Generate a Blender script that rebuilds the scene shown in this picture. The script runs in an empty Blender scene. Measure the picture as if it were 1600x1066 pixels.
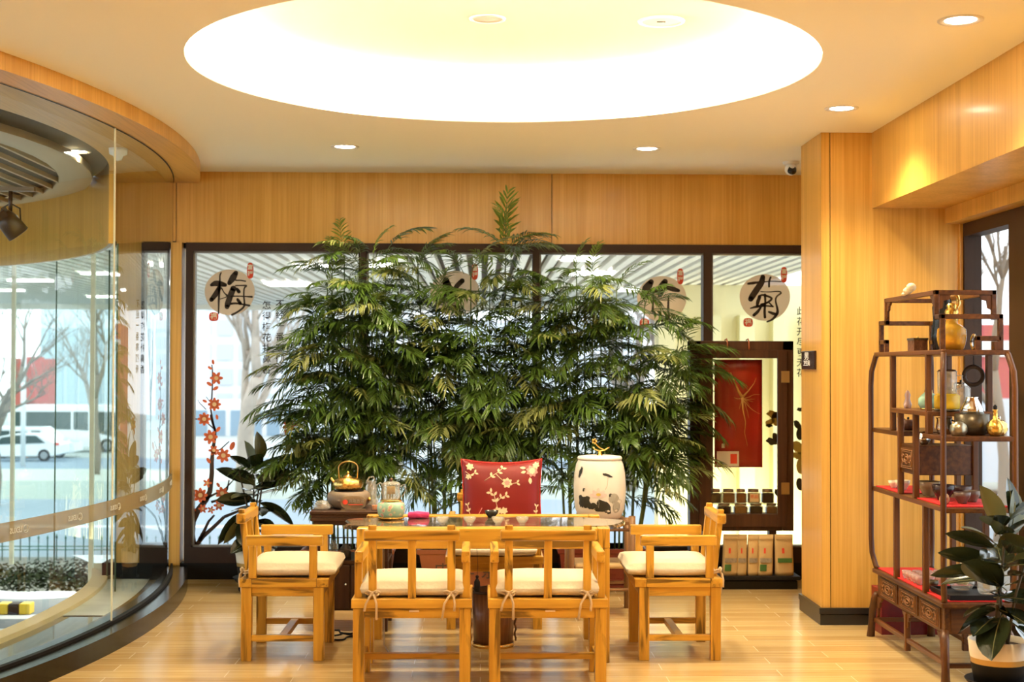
import bpy, math, random
from mathutils import Vector, Matrix
C = bpy.context.scene.collection
PI = math.pi
F = 2222.0
CAM = Vector((0, 0, 1.49))
# ------------------------------------------------------------------ camera, world, exposure
cam_d = bpy.data.cameras.new('camera'); cam = bpy.data.objects.new('camera', cam_d); C.objects.link(cam)
cam_d.sensor_width = 36; cam_d.lens = 36 * F / 1600; cam_d.clip_end = 500; cam_d.clip_start = 0.05
RM = (Matrix.Rotation(-math.atan(48 / F), 4, 'Z') @ Matrix.Rotation(PI / 2 + math.atan(43 / F), 4, 'X') @ Matrix.Rotation(math.radians(0.15), 4, 'Z'))
cam.matrix_world = Matrix.Translation(CAM) @ RM
cam_d.dof.use_dof = True; cam_d.dof.focus_distance = 7.4; cam_d.dof.aperture_fstop = 3.2
S = bpy.context.scene; S.camera = cam
S.view_settings.view_transform = 'Standard'; S.view_settings.look = 'None'
S.view_settings.gamma = 1; S.view_settings.exposure = EXPO = 1.35; S.view_settings.use_curve_mapping = False
w = bpy.data.worlds.new('overcast_sky'); S.world = w; w.use_nodes = True
w.node_tree.nodes['Background'].inputs[0].default_value = (0.86, 0.93, 1.0, 1)
w.node_tree.nodes['Background'].inputs[1].default_value = 1.25
WARM = (1.0, 0.82, 0.52)
K_SPOT = 70; K_COVE = 42; K_BACK = 60

def P(px, py, Y):
    d = RM.to_3x3() @ Vector(((px - 800) / F, -(py - 533) / F, -1))
    return CAM + d * (Y / d.y)
# ------------------------------------------------------------------ materials
MC = {}
def nt(name):
    m = bpy.data.materials.new(name); m.use_nodes = True
    n = m.node_tree; b = n.nodes['Principled BSDF']
    return m, n, b
def mat(name, col, rough=0.5, metal=0.0, var=0.0, scale=8.0, spec=0.5, coat=0.0, bump=0.0, trans=0.0, sss=0, ior=1.45):
    if name in MC: return MC[name]
    m, n, b = nt(name)
    b.inputs['Base Color'].default_value = (*col, 1); b.inputs['Roughness'].default_value = rough
    b.inputs['Metallic'].default_value = metal; b.inputs['Specular IOR Level'].default_value = spec
    b.inputs['Coat Weight'].default_value = coat; b.inputs['Transmission Weight'].default_value = trans
    b.inputs['IOR'].default_value = ior
    tc = n.nodes.new('ShaderNodeTexCoord'); no = n.nodes.new('ShaderNodeTexNoise')
    no.inputs['Scale'].default_value = scale; no.inputs['Detail'].default_value = 4
    n.links.new(tc.outputs['Object'], no.inputs['Vector'])
    if var:
        mx = n.nodes.new('ShaderNodeMix'); mx.data_type = 'RGBA'
        mx.inputs[6].default_value = (*[c * (1 - var) for c in col], 1)
        mx.inputs[7].default_value = (*[min(1, c * (1 + var)) for c in col], 1)
        n.links.new(no.outputs['Fac'], mx.inputs[0]); n.links.new(mx.outputs[2], b.inputs['Base Color'])
    if bump:
        bp = n.nodes.new('ShaderNodeBump'); bp.inputs['Strength'].default_value = bump; bp.inputs['Distance'].default_value = 0.005
        n.links.new(no.outputs['Fac'], bp.inputs['Height']); n.links.new(bp.outputs['Normal'], b.inputs['Normal'])
    MC[name] = m; return m
def emit(name, col, s):
    if name in MC: return MC[name]
    m, n, b = nt(name); n.nodes.remove(b); e = n.nodes.new('ShaderNodeEmission')
    e.inputs[0].default_value = (*col, 1); e.inputs[1].default_value = s
    n.links.new(e.outputs[0], n.nodes['Material Output'].inputs[0]); MC[name] = m; return m
def wood(name, c_dark, c_light, axis='Z', rough=0.35, coat=0.2, fine=60, crack=0.0, stretch=0.035):
    key = name + '_' + axis
    if key in MC: return MC[key]
    m, n, b = nt(key); L = n.links
    tc = n.nodes.new('ShaderNodeTexCoord'); mp = n.nodes.new('ShaderNodeMapping')
    sc = [1, 1, 1]; sc['XYZ'.index(axis)] = stretch; mp.inputs['Scale'].default_value = sc
    L.new(tc.outputs['Object'], mp.inputs['Vector'])
    n1 = n.nodes.new('ShaderNodeTexNoise'); n1.inputs['Scale'].default_value = fine; n1.inputs['Detail'].default_value = 5
    n2 = n.nodes.new('ShaderNodeTexNoise'); n2.inputs['Scale'].default_value = fine * 0.09; n2.inputs['Detail'].default_value = 3
    n2.inputs['Distortion'].default_value = 0.6
    L.new(mp.outputs[0], n1.inputs['Vector']); L.new(mp.outputs[0], n2.inputs['Vector'])
    ad = n.nodes.new('ShaderNodeMix'); ad.inputs[0].default_value = 0.5
    L.new(n1.outputs['Fac'], ad.inputs[2]); L.new(n2.outputs['Fac'], ad.inputs[3])
    cr = n.nodes.new('ShaderNodeValToRGB'); e = cr.color_ramp.elements
    e[0].position = 0.36; e[0].color = (*c_dark, 1); e[1].position = 0.62; e[1].color = (*c_light, 1)
    L.new(ad.outputs[0], cr.inputs[0]); out = cr.outputs[0]
    if crack:
        n3 = n.nodes.new('ShaderNodeTexNoise'); n3.inputs['Scale'].default_value = fine * 0.5; n3.inputs['Detail'].default_value = 6
        n3.inputs['Distortion'].default_value = 1.2
        mp2 = n.nodes.new('ShaderNodeMapping'); s2 = [1, 1, 1]; s2['XYZ'.index(axis)] = 0.09; mp2.inputs['Scale'].default_value = s2
        L.new(tc.outputs['Object'], mp2.inputs['Vector']); L.new(mp2.outputs[0], n3.inputs['Vector'])
        c2 = n.nodes.new('ShaderNodeValToRGB'); c2.color_ramp.elements[0].position = 0.54; c2.color_ramp.elements[1].position = 0.64
        L.new(n3.outputs['Fac'], c2.inputs[0])
        ml = n.nodes.new('ShaderNodeMath'); ml.operation = 'MULTIPLY'; ml.inputs[1].default_value = crack; L.new(c2.outputs[0], ml.inputs[0])
        mx = n.nodes.new('ShaderNodeMix'); mx.data_type = 'RGBA'; mx.inputs[7].default_value = (*[c * 0.3 for c in c_dark], 1)
        L.new(ml.outputs[0], mx.inputs[0]); L.new(out, mx.inputs[6]); out = mx.outputs[2]
    L.new(out, b.inputs['Base Color']); b.inputs['Roughness'].default_value = rough; b.inputs['Coat Weight'].default_value = coat; b.inputs['Specular IOR Level'].default_value = 0.35
    b.inputs['Coat Roughness'].default_value = 0.15
    MC[key] = m; return m
def thin_glass(name, tint=(0.96, 0.99, 0.97), ior=1.5, boost=1.0, alpha_white=0.0, dcol=(0.55, 0.42, 0.28)):
    if name in MC: return MC[name]
    m, n, b = nt(name); n.nodes.remove(b); L = n.links
    t = n.nodes.new('ShaderNodeBsdfTransparent'); t.inputs[0].default_value = (*tint, 1)
    g = n.nodes.new('ShaderNodeBsdfGlossy'); g.inputs['Roughness'].default_value = 0.01
    fr = n.nodes.new('ShaderNodeFresnel'); fr.inputs['IOR'].default_value = ior
    # both faces of the pane are the same mirror: use the front-side value for either side
    geo = n.nodes.new('ShaderNodeNewGeometry'); mi = n.nodes.new('ShaderNodeMix'); 
    mi.inputs[2].default_value = ior; mi.inputs[3].default_value = 1 / ior
    L.new(geo.outputs['Backfacing'], mi.inputs[0]); L.new(mi.outputs[0], fr.inputs['IOR'])
    ml = n.nodes.new('ShaderNodeMath'); ml.operation = 'MULTIPLY'; ml.inputs[1].default_value = boost; ml.use_clamp = True
    L.new(fr.outputs[0], ml.inputs[0])
    mx = n.nodes.new('ShaderNodeMixShader'); L.new(ml.outputs[0], mx.inputs[0]); L.new(t.outputs[0], mx.inputs[1]); L.new(g.outputs[0], mx.inputs[2])
    out = mx.outputs[0]
    if alpha_white:
        d = n.nodes.new('ShaderNodeBsdfDiffuse'); d.inputs[0].default_value = (*dcol, 1)
        m2 = n.nodes.new('ShaderNodeMixShader'); m2.inputs[0].default_value = alpha_white
        L.new(out, m2.inputs[1]); L.new(d.outputs[0], m2.inputs[2]); out = m2.outputs[0]
    L.new(out, n.nodes['Material Output'].inputs[0]); MC[name] = m; return m
# palettes
def V(a='Z'): return wood('oak_veneer', (0.54, 0.275, 0.040), (0.72, 0.40, 0.085), a, 0.38, 0.15, 70, 0, 0.02)
def PW(a='Z'): return wood('pine', (0.48, 0.225, 0.018), (0.72, 0.40, 0.05), a, 0.38, 0.2, 38, 0.9, 0.06)
def RW(a='Z'): return wood('rosewood', (0.050, 0.015, 0.002), (0.15, 0.050, 0.007), a, 0.4, 0.1, 50)
def DW(a='Z'): return wood('walnut_frame', (0.030, 0.011, 0.005), (0.075, 0.028, 0.011), a, 0.45, 0.05, 50)
def BW(a='Z'): return wood('bamboo_brown', (0.14, 0.06, 0.02), (0.30, 0.15, 0.05), a, 0.5, 0.1, 60)
CEIL = mat('cream_plaster', (0.96, 0.93, 0.80), 0.8)
BRONZE = mat('dark_bronze_frame', (0.038, 0.017, 0.008), 0.5, spec=.3)
BRONZE_IN = mat('grey_frame_gasket', (0.25, 0.23, 0.2), 0.4)
BLACK = mat('black_granite', (0.006, 0.005, 0.004), 0.2, spec=.35)
BLACKM = mat('black_matte', (0.010, 0.008, 0.007), 0.6, spec=.25)
WHITE = mat('white_paint', (0.82, 0.80, 0.76), 0.5)
CUSH = mat('beige_linen', (0.66, 0.56, 0.41), 0.9, var=0.10, scale=90, bump=0.25)
ROPE = mat('cotton_tie', (0.62, 0.46, 0.28), 0.9)
GOLD = mat('gold', (0.85, 0.55, 0.16), 0.18, metal=1)
SILVER = mat('silver', (0.75, 0.74, 0.72), 0.15, metal=1)
REDC = mat('red_cloth', (0.55, 0.012, 0.01), 0.7, var=0.1)
SOIL = mat('potting_soil', (0.05, 0.03, 0.02), 0.95, var=0.4, scale=60)
# ------------------------------------------------------------------ mesh builder
def lin(a, b, n): return [a + (b - a) * i / (n - 1) for i in range(n)]
class MB:
    def __init__(s): s.v = []; s.f = []; s.m = []; s.s = []; s.M = Matrix()
    def add(s, vs, fs, mi=0, smooth=False):
        o = len(s.v); s.v += [tuple(s.M @ Vector(p)) for p in vs]
        for f in fs: s.f.append([o + i for i in f]); s.m.append(mi); s.s.append(smooth)
        return s
    def box(s, x0, x1, y0, y1, z0, z1, mi=0):
        return s.add([(x0,y0,z0),(x1,y0,z0),(x1,y1,z0),(x0,y1,z0),(x0,y0,z1),(x1,y0,z1),(x1,y1,z1),(x0,y1,z1)],
              [(0,3,2,1),(4,5,6,7),(0,1,5,4),(1,2,6,5),(2,3,7,6),(3,0,4,7)], mi)
    def bar(s, a, b, wx, wy, mi=0):      # box-section bar from a to b (mostly vertical)
        a = Vector(a); b = Vector(b); vs = []
        for p in (a, b):
            for sx, sy in ((-1,-1),(1,-1),(1,1),(-1,1)): vs.append(p + Vector((sx * wx / 2, sy * wy / 2, 0)))
        return s.add(vs, [(0,3,2,1),(4,5,6,7),(0,1,5,4),(1,2,6,5),(2,3,7,6),(3,0,4,7)], mi)
    def tube(s, pts, r, seg=8, mi=0, cap=True):
        pts = [Vector(p) for p in pts]; rs = r if isinstance(r, (list, tuple)) else [r] * len(pts)
        vs = []; prev = None
        for i, p in enumerate(pts):
            t = (pts[min(i + 1, len(pts) - 1)] - pts[max(i - 1, 0)])
            t = t.normalized() if t.length > 1e-9 else Vector((0, 0, 1))
            if prev is None: u = t.orthogonal().normalized()
            else:
                u = prev - t * prev.dot(t); u = u.normalized() if u.length > 1e-6 else t.orthogonal().normalized()
            prev = u; w_ = t.cross(u)
            for k in range(seg):
                a = 2 * PI * k / seg; vs.append(p + (u * math.cos(a) + w_ * math.sin(a)) * rs[i])
        fs = [(i*seg+k, i*seg+(k+1)%seg, (i+1)*seg+(k+1)%seg, (i+1)*seg+k) for i in range(len(pts)-1) for k in range(seg)]
        if cap: fs += [tuple(range(seg))[::-1], tuple((len(pts)-1)*seg + k for k in range(seg))]
        return s.add(vs, fs, mi, True)
    def lathe(s, prof, c=(0,0,0), seg=24, mi=0, a0=0, a1=2*PI):
        full = abs(a1 - a0 - 2 * PI) < 1e-6; n = seg if full else seg + 1
        vs = [(c[0] + r*math.cos(a0+(a1-a0)*k/seg), c[1] + r*math.sin(a0+(a1-a0)*k/seg), c[2] + z) for r, z in prof for k in range(n)]
        fs = []
        for i in range(len(prof)-1):
            for k in range(seg):
                k2 = (k+1) % n
                fs.append((i*n+k, i*n+k2, (i+1)*n+k2, (i+1)*n+k))
        return s.add(vs, fs, mi, True)
    def prism(s, poly, h0, h1, axis='Z', mi=0, smooth=False):   # poly: 2D outline extruded along axis
        n = len(poly)
        def pt(p, h): return {'Z': (p[0], p[1], h), 'Y': (p[0], h, p[1]), 'X': (h, p[0], p[1])}[axis]
        vs = [pt(p, h0) for p in poly] + [pt(p, h1) for p in poly]
        fs = [tuple(range(n))[::-1], tuple(range(n, 2*n))] + [(i, (i+1)%n, n+(i+1)%n, n+i) for i in range(n)]
        return s.add(vs, fs, mi, smooth)
    def sphere(s, c, r, seg=14, rings=8, mi=0, sq=(1,1,1)):
        prof = [(math.sin(PI*i/rings), -math.cos(PI*i/rings)) for i in range(rings+1)]
        vs = [(c[0]+r*sq[0]*p[0]*math.cos(2*PI*k/seg), c[1]+r*sq[1]*p[0]*math.sin(2*PI*k/seg), c[2]+r*sq[2]*p[1]) for p in prof for k in range(seg)]
        fs = [(i*seg+k, i*seg+(k+1)%seg, (i+1)*seg+(k+1)%seg, (i+1)*seg+k) for i in range(rings) for k in range(seg)]
        return s.add(vs, fs, mi, True)
    def build(s, name, mats, parent=None, loc=None, bevel=0, subsurf=0, kind=None, solid=0):
        me = bpy.data.meshes.new(name); me.from_pydata(s.v, [], s.f)
        for m in (mats if isinstance(mats, (list, tuple)) else [mats]): me.materials.append(m)
        me.polygons.foreach_set('material_index', s.m); me.polygons.foreach_set('use_smooth', s.s)
        me.validate(); me.update()
        o = bpy.data.objects.new(name, me); C.objects.link(o)
        if parent: o.parent = parent
        if loc is not None: o.location = loc
        if bevel:
            md = o.modifiers.new('bevel', 'BEVEL'); md.width = bevel; md.segments = 2; md.limit_method = 'ANGLE'
        if solid:
            md = o.modifiers.new('solid', 'SOLIDIFY'); md.thickness = solid; md.offset = 0
        if subsurf:
            md = o.modifiers.new('sub', 'SUBSURF'); md.levels = subsurf; md.render_levels = subsurf
        if kind: o['kind'] = kind
        return o
def tag(o, label=None, cat=None, group=None, kind=None):
    if label: o['label'] = label
    if cat: o['category'] = cat
    if group: o['group'] = group
    if kind: o['kind'] = kind
    return o
def thing(name, label, cat, loc=(0,0,0), rz=0, group=None, kind=None):
    o = bpy.data.objects.new(name, None); o.empty_display_size = 0.05; C.objects.link(o)
    o.location = loc; o.rotation_euler = (0, 0, rz); return tag(o, label, cat, group, kind)
def copy_tree(o, parent=None):
    c = o.copy(); C.objects.link(c); c.parent = parent
    for ch in list(o.children): copy_tree(ch, c)
    return c
def dup(root, loc, rz, label, group=None):
    c = copy_tree(root); c.location = loc; c.rotation_euler = (0, 0, rz); c['label'] = label
    if group: c['group'] = group
    return c
def struct(name, mb, m, parent=None, **k):
    o = mb.build(name, m, parent, **k); 
    if parent is None: o['kind'] = 'structure'
    return o
def text_mesh(name, s, m, parent=None, size=0.05, ext=0.0006, mtx=Matrix(), mirror=False, offset=0.0, align='CENTER'):
    cu = bpy.data.curves.new(name, 'FONT'); cu.body = s; cu.size = size; cu.extrude = ext; cu.offset = offset
    cu.align_x = align; cu.align_y = 'CENTER'; cu.resolution_u = 3
    t = bpy.data.objects.new('tmp', cu); C.objects.link(t)
    bpy.context.view_layer.update()
    me = bpy.data.meshes.new_from_object(t.evaluated_get(bpy.context.evaluated_depsgraph_get()))
    bpy.data.objects.remove(t); me.materials.clear(); me.materials.append(m)
    if mirror: mtx = mtx @ Matrix.Diagonal((-1, 1, 1, 1))
    me.transform(mtx); me.name = name
    o = bpy.data.objects.new(name, me); C.objects.link(o)
    if parent: o.parent = parent
    return o
FACE = Matrix.Rotation(PI / 2, 4, 'X')     # text standing up, facing -Y
def join_meshes(name, objs, m, parent=None):
    me = bpy.data.meshes.new(name); vs = []; fs = []
    for o in objs:
        off = len(vs); vs += [tuple(o.matrix_basis @ v.co) for v in o.data.vertices]; fs += [[off + i for i in p.vertices] for p in o.data.polygons]
        bpy.data.objects.remove(o)
    me.from_pydata(vs, [], fs); me.materials.append(m); o = bpy.data.objects.new(name, me); C.objects.link(o)
    if parent: o.parent = parent
    return o
rnd = random.Random(7)
YW = 10.10      # inner face of the window wall
XR = 2.83       # right wall
ZC = 2.88       # ceiling
def arcA(Y, R=7.3): return -9.1 + math.sqrt(R * R - (Y - 8.4) ** 2)
def arcB(Y, R=4.3): return -6.61 + math.sqrt(max(0, R * R - (Y - 8.3) ** 2))
# ================================================================== the room shell
# floor : wood-look tiles
m, n, b = nt('plank_tiles'); L = n.links
tc = n.nodes.new('ShaderNodeTexCoord'); br = n.nodes.new('ShaderNodeTexBrick')
br.offset = 0.37; br.inputs['Scale'].default_value = 1; br.inputs['Brick Width'].default_value = 0.9; br.inputs['Row Height'].default_value = 0.15
br.inputs['Mortar Size'].default_value = 0.0022; br.inputs['Color1'].default_value = (0.55, 0.37, 0.15, 1); br.inputs['Color2'].default_value = (0.68, 0.49, 0.22, 1)
br.inputs['Mortar'].default_value = (0.86, 0.72, 0.47, 1)
L.new(tc.outputs['Object'], br.inputs['Vector'])
mp = n.nodes.new('ShaderNodeMapping'); mp.inputs['Scale'].default_value = (0.05, 1, 1); L.new(tc.outputs['Object'], mp.inputs['Vector'])
no = n.nodes.new('ShaderNodeTexNoise'); no.inputs['Scale'].default_value = 45; no.inputs['Detail'].default_value = 5; L.new(mp.outputs[0], no.inputs['Vector'])
mx = n.nodes.new('ShaderNodeMix'); mx.data_type = 'RGBA'; mx.blend_type = 'MULTIPLY'; mx.inputs[0].default_value = 0.5
cr = n.nodes.new('ShaderNodeValToRGB'); cr.color_ramp.elements[0].position = 0.3; cr.color_ramp.elements[0].color = (0.62, 0.5, 0.36, 1); cr.color_ramp.elements[1].position = 0.6; cr.color_ramp.elements[1].color = (1, 1, 1, 1)
L.new(no.outputs['Fac'], cr.inputs[0]); L.new(br.outputs['Color'], mx.inputs[6]); L.new(cr.outputs[0], mx.inputs[7]); L.new(mx.outputs[2], b.inputs['Base Color'])
b.inputs['Roughness'].default_value = 0.22; b.inputs['Coat Weight'].default_value = 0.25; b.inputs['Coat Roughness'].default_value = 0.1
FLOORM = m
ys = lin(-1.6, 10.25, 40); mb = MB(); vs = []
for y in ys: vs += [(arcA(y, 7.22) if y > 4.5 else arcA(4.5, 7.22), y, 0), (3.1, y, 0)]
mb.add(vs, [(2*i, 2*i+1, 2*i+3, 2*i+2) for i in range(len(ys)-1)])
struct('floor', mb, FLOORM, solid=0)
# ceiling with the round coffer
HC = (0.10, 6.56); HR = 1.443; N = 96
mb = MB(); inner = [(HC[0] + HR*math.cos(2*PI*k/N), HC[1] + HR*math.sin(2*PI*k/N)) for k in range(N)]
def rect_hit(a, x0=-11, x1=3.2, y0=-1.7, y1=10.3):
    c, s_ = math.cos(a), math.sin(a); t = 1e9
    if c > 1e-9: t = min(t, (x1-HC[0])/c)
    if c < -1e-9: t = min(t, (x0-HC[0])/c)
    if s_ > 1e-9: t = min(t, (y1-HC[1])/s_)
    if s_ < -1e-9: t = min(t, (y0-HC[1])/s_)
    return (HC[0]+c*t, HC[1]+s_*t)
angs = [2*PI*k/N for k in range(N)]
outer = [rect_hit(a) for a in angs]
mb.add([(*p, ZC) for p in inner] + [(*p, ZC) for p in outer], [(k, (k+1)%N, N+(k+1)%N, N+k) for k in range(N)])
corners = [(-11,-1.7),(3.2,-1.7),(3.2,10.3),(-11,10.3)]
for cx_, cy_ in corners:   # fill the corner triangles
    k = max(range(N), key=lambda i: math.cos(angs[i] - math.atan2(cy_-HC[1], cx_-HC[0])))
    a_c = math.atan2(cy_-HC[1], cx_-HC[0]) % (2*PI); k0 = int(a_c / (2*PI) * N); 
    mb.add([(*outer[k0], ZC), (*outer[(k0+1)%N], ZC), (cx_, cy_, ZC)], [(0, 1, 2)])
# lip, coffer wall and coffer top
mb.lathe([(HR, ZC), (HR, ZC+0.022), (HR+0.012, ZC+0.022), (HR+0.012, ZC+0.008), (1.60, ZC+0.008), (1.60, ZC+0.27), (0.0, ZC+0.27)], (HC[0], HC[1], 0), N, 1)
ceil_o = struct('ceiling', mb, [CEIL, mat('coffer_white', (0.90, 0.85, 0.74), 0.8)])
# LED strip in the coffer (on the hidden ledge)
cove = thing('cove_light', 'white glowing light strip running round inside the circular ceiling recess', 'light strip', (HC[0], HC[1], ZC + 0.012))
mb = MB(); mb.lathe([(1.50, 0), (1.555, 0), (1.555, 0.02), (1.50, 0.02), (1.50, 0)], (0, 0, 0), 64)
mb.build('strip', emit('cove_emission', (1.0, 0.90, 0.70), K_COVE), cove)
# wall_back: header with panels, jambs, dark plinth
mb = MB()
mb.box(-2.64, -2.165, YW, YW+0.2, 2.385, ZC, 0); mb.box(-2.16, 0.497, YW, YW+0.2, 2.375, ZC, 0); mb.box(0.502, 2.5, YW, YW+0.2, 2.37, ZC, 0)
mb.box(-2.6, 2.5, YW+0.03, YW+0.2, 2.34, ZC, 1)
mb.box(2.47, 2.6, YW, YW+0.2, 0, 2.4, 0)
struct('wall_back', mb, [V(), BLACKM])
struct('baseboard_back', MB().box(-2.66, 2.47, YW-0.02, YW+0.2, 0, 0.115), BLACKM)
mb = MB().box(-2.18, -2.115, YW-0.03, YW+0.15, 0.1, 2.375)
struct('trim_1', mb, V())
struct('trim_2', MB().box(-2.58, -2.40, YW, YW+0.16, 0.0, 2.39), V())       # oak jamb beside the entrance
PANE = thin_glass('window_pane', (0.97, 0.985, 0.98), 1.45, 0.8)
def window(i, x0, x1, fl=0.035, fr=0.035, z0=0.225, z1=2.315):
    t = thing('window_%d' % i, None, None, (0, YW, 0), kind='structure')
    f = MB()
    f.box(x0, x1, -0.02, 0.10, z1, 2.375); f.box(x0, x1, -0.02, 0.10, 0.115, z0)
    f.box(x0, x0+fl, -0.02, 0.10, z0, z1); f.box(x1-fr, x1, -0.02, 0.10, z0, z1)
    f.box(x0+fl, x0+fl+0.012, 0.0, 0.06, z0, z1, 1); f.box(x0+fl, x1-fr, 0.0, 0.06, z1-0.012, z1, 1); f.box(x0+fl, x1-fr, 0.0, 0.06, z0, z0+0.012, 1)
    f.build('window_frame', [BRONZE, BRONZE_IN], t)
    MB().box(x0+fl, x1-fr, 0.055, 0.061, z0, z1).build('pane', PANE, t)
    return t
wx = [P(290, 600, YW).x, P(566, 600, YW).x, P(837, 600, YW).x, P(1105, 600, YW).x, 2.47]
window(1, wx[0], wx[1], 0.05, 0.028); window(2, wx[1], wx[2], 0.028, 0.025); window(3, wx[2], wx[3], 0.025, 0.03); window(4, wx[3], wx[4], 0.03, 0.03)
window(5, -2.40, -2.18, 0.012, 0.02, 0.24)
# wood column on the right
CX0, CY0 = 1.99, 8.28
mb = MB(); mb.box(CX0, 2.04, CY0, CY0+0.52, 0.05, ZC, 0); mb.box(2.045, XR, CY0, CY0+0.52, 0.05, ZC, 0); mb.box(CX0+.01, XR-.01, CY0+0.006, CY0+0.5, 0.05, ZC, 1)
mb.box(XR-0.028, XR+0.02, CY0-0.02, CY0+.02, 0, 2.35, 0)
mb.box(2.47, XR+.2, CY0+0.5, YW, 0.0, ZC, 0)
struct('wall_right_column', mb, [V(), BLACKM])
mb = MB(); mb.box(CX0-0.012, XR-.03, CY0-0.012, CY0+0.53, 0, 0.062); mb.box(CX0-0.018, XR-.03, CY0-0.018, CY0+0.53, 0.066, 0.10)
mb.box(CX0-.006, XR-.03, CY0-.006, CY0+.525, .06, .07)
struct('baseboard_column', mb, mat('black_skirting', (0.02, 0.018, 0.016), 0.3))
# bulkhead over the side window
mb = MB(); mb.box(2.29, XR+0.4, -1.6, CY0, 2.436, ZC, 0); struct('wall_bulkhead', mb, [V('Z')])
mb = MB(); mb.box(2.72, XR+0.2, -1.6, CY0, 2.345, 2.436, 0); struct('trim_3', mb, [V('Z')])
mb = MB(); mb.box(XR, XR+0.15, -1.6, 5.6, 0, 2.36); struct('wall_right', mb, V())
t = thing('window_6', None, None, (XR, 0, 0), kind='structure')
mb = MB(); mb.box(-.01, 0.09, 5.6, CY0, 2.27, 2.36); mb.box(-.01, .09, 5.6, CY0, 0, 0.12); mb.box(-.01, 0.09, 8.235, CY0-.02, .12, 2.27, 0)
mb.box(-.01, 0.09, 7.25, 7.54, .12, 2.27); mb.box(-.01, 0.09, 5.6, 5.7, .12, 2.27)
mb.build('window_frame', [BRONZE], t)
MB().box(0.04, 0.046, 7.54, 8.235, .12, 2.27).build('pane', PANE, t); MB().box(0.04, 0.046, 5.7, 7.25, .12, 2.27).build('pane', PANE, t)
# walls behind the camera
struct('wall_front', MB().box(-3.2, 3.2, -1.75, -1.6, 0, ZC), V())
struct('wall_left', MB().box(-3.3, -3.15, -1.6, 4.55, 0, ZC), V())
# ------------------------------------------------------------------ curved glass partition and its lip, soffit, granite curb
ys = lin(4.5, 10.1, 57)
def strip(fa, fb, za, zb, yy):
    vs = []
    for y in yy: vs += [(fa(y), y, za), (fb(y), y, zb)]
    return vs, [(2*i, 2*i+1, 2*i+3, 2*i+2) for i in range(len(yy)-1)]
mb = MB(); mb.add(*strip(arcA, arcA, 2.80, ZC, ys), 1, True)
struct('trim_4', mb, [V(), V('Z')])
mb = MB(); mb.add(*strip(lambda y: arcB(y) if y > 4.6 else arcB(4.6), arcA, 2.80, 2.80, ys)); struct('ceiling_soffit', mb, V('Y'))
mb = MB(); R1 = lambda y: arcA(y, 7.235); R2 = lambda y: arcA(y, 7.0)
mb.add(*strip(R1, R1, 0, 0.10, ys)); mb.add(*strip(R1, R2, 0.10, 0.10, ys)); mb.add(*strip(R2, R2, 0.10, 0, ys))
struct('baseboard_curved', mb, BLACK)
GP = thing('window_7', None, None, (0, 0, 0), kind='structure')
GLC = thin_glass('partition_glass', (0.87, 0.965, 0.92), 1.5, 1.3)
EDGE = mat('polished_glass_edge', (0.85, 0.82, 0.6), 0.3)
RG = lambda y: arcA(y, 7.12)
js = [4.5, 5.45, 6.05, 6.65, 7.27, 7.8, 8.4, 9.0, 9.6, 10.1]
for a_, b_ in zip(js[:-1], js[1:]):
    mb = MB(); mb.add(*strip(RG, RG, 0.10, 2.80, lin(a_, b_, 9)), 0, True); mb.build('pane', GLC, GP)
    if a_ == 7.8: MB().bar((RG(a_), a_, 0.10), (RG(a_), a_, 2.80), 0.008, 0.012).build('joint', EDGE, GP)
mb = MB(); mb.add(*strip(lambda y: arcA(y,7.135), lambda y: arcA(y,7.135), 0.10, 0.115, ys)); mb.add(*strip(lambda y: arcA(y,7.135), lambda y: arcA(y,7.105), 0.115, 0.115, ys)); mb.add(*strip(lambda y: arcA(y,7.125), lambda y: arcA(y,7.115), 2.797, 2.797, ys)); mb.build('glazing_channel', BLACKM, GP)
mb = MB(); rb = lambda y: arcA(y, 7.126)
mb.add(*strip(rb, rb, 0.682, 0.772, lin(4.6, 10.05, 50)), 0, True)
mb.build('frosted_band', thin_glass('frosted_band', (0.7, 0.64, 0.52), 1.3, 0.3, 0.72, (0.30, 0.23, 0.13)), GP)
LOGOM = mat('frost_print', (0.62, 0.62, 0.56), 0.6)
for yy in (6.2, 6.73, 7.27, 7.81, 8.35, 8.9, 9.45):
    a_ = math.atan2(yy - 8.4, RG(yy) + 9.1)
    T = Matrix.Translation((arcA(yy, 7.132), yy, 0.727)) @ Matrix.Rotation(a_ + PI/2, 4, 'Z') @ FACE
    tx = text_mesh('lettering', 'LEXUS', LOGOM, None, 0.036, 0.0003, T @ Matrix.Translation((-0.02, 0, 0)), mirror=True, offset=0.0006)
    lg = MB(); lg.M = T @ Matrix.Translation((0.065, 0.0, 0))
    ring = [(0.023*math.cos(2*PI*k/20), 0.018*math.sin(2*PI*k/20), 0) for k in range(21)]; lg.tube(ring, 0.0016, 4)
    lg.tube([(0.006, 0.015, 0), (0.008, -0.008, 0), (-0.016, -0.008, 0)], 0.0018, 4)
    join_meshes('lettering', [tx, lg.build('tmp', LOGOM)], LOGOM, GP)
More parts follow.
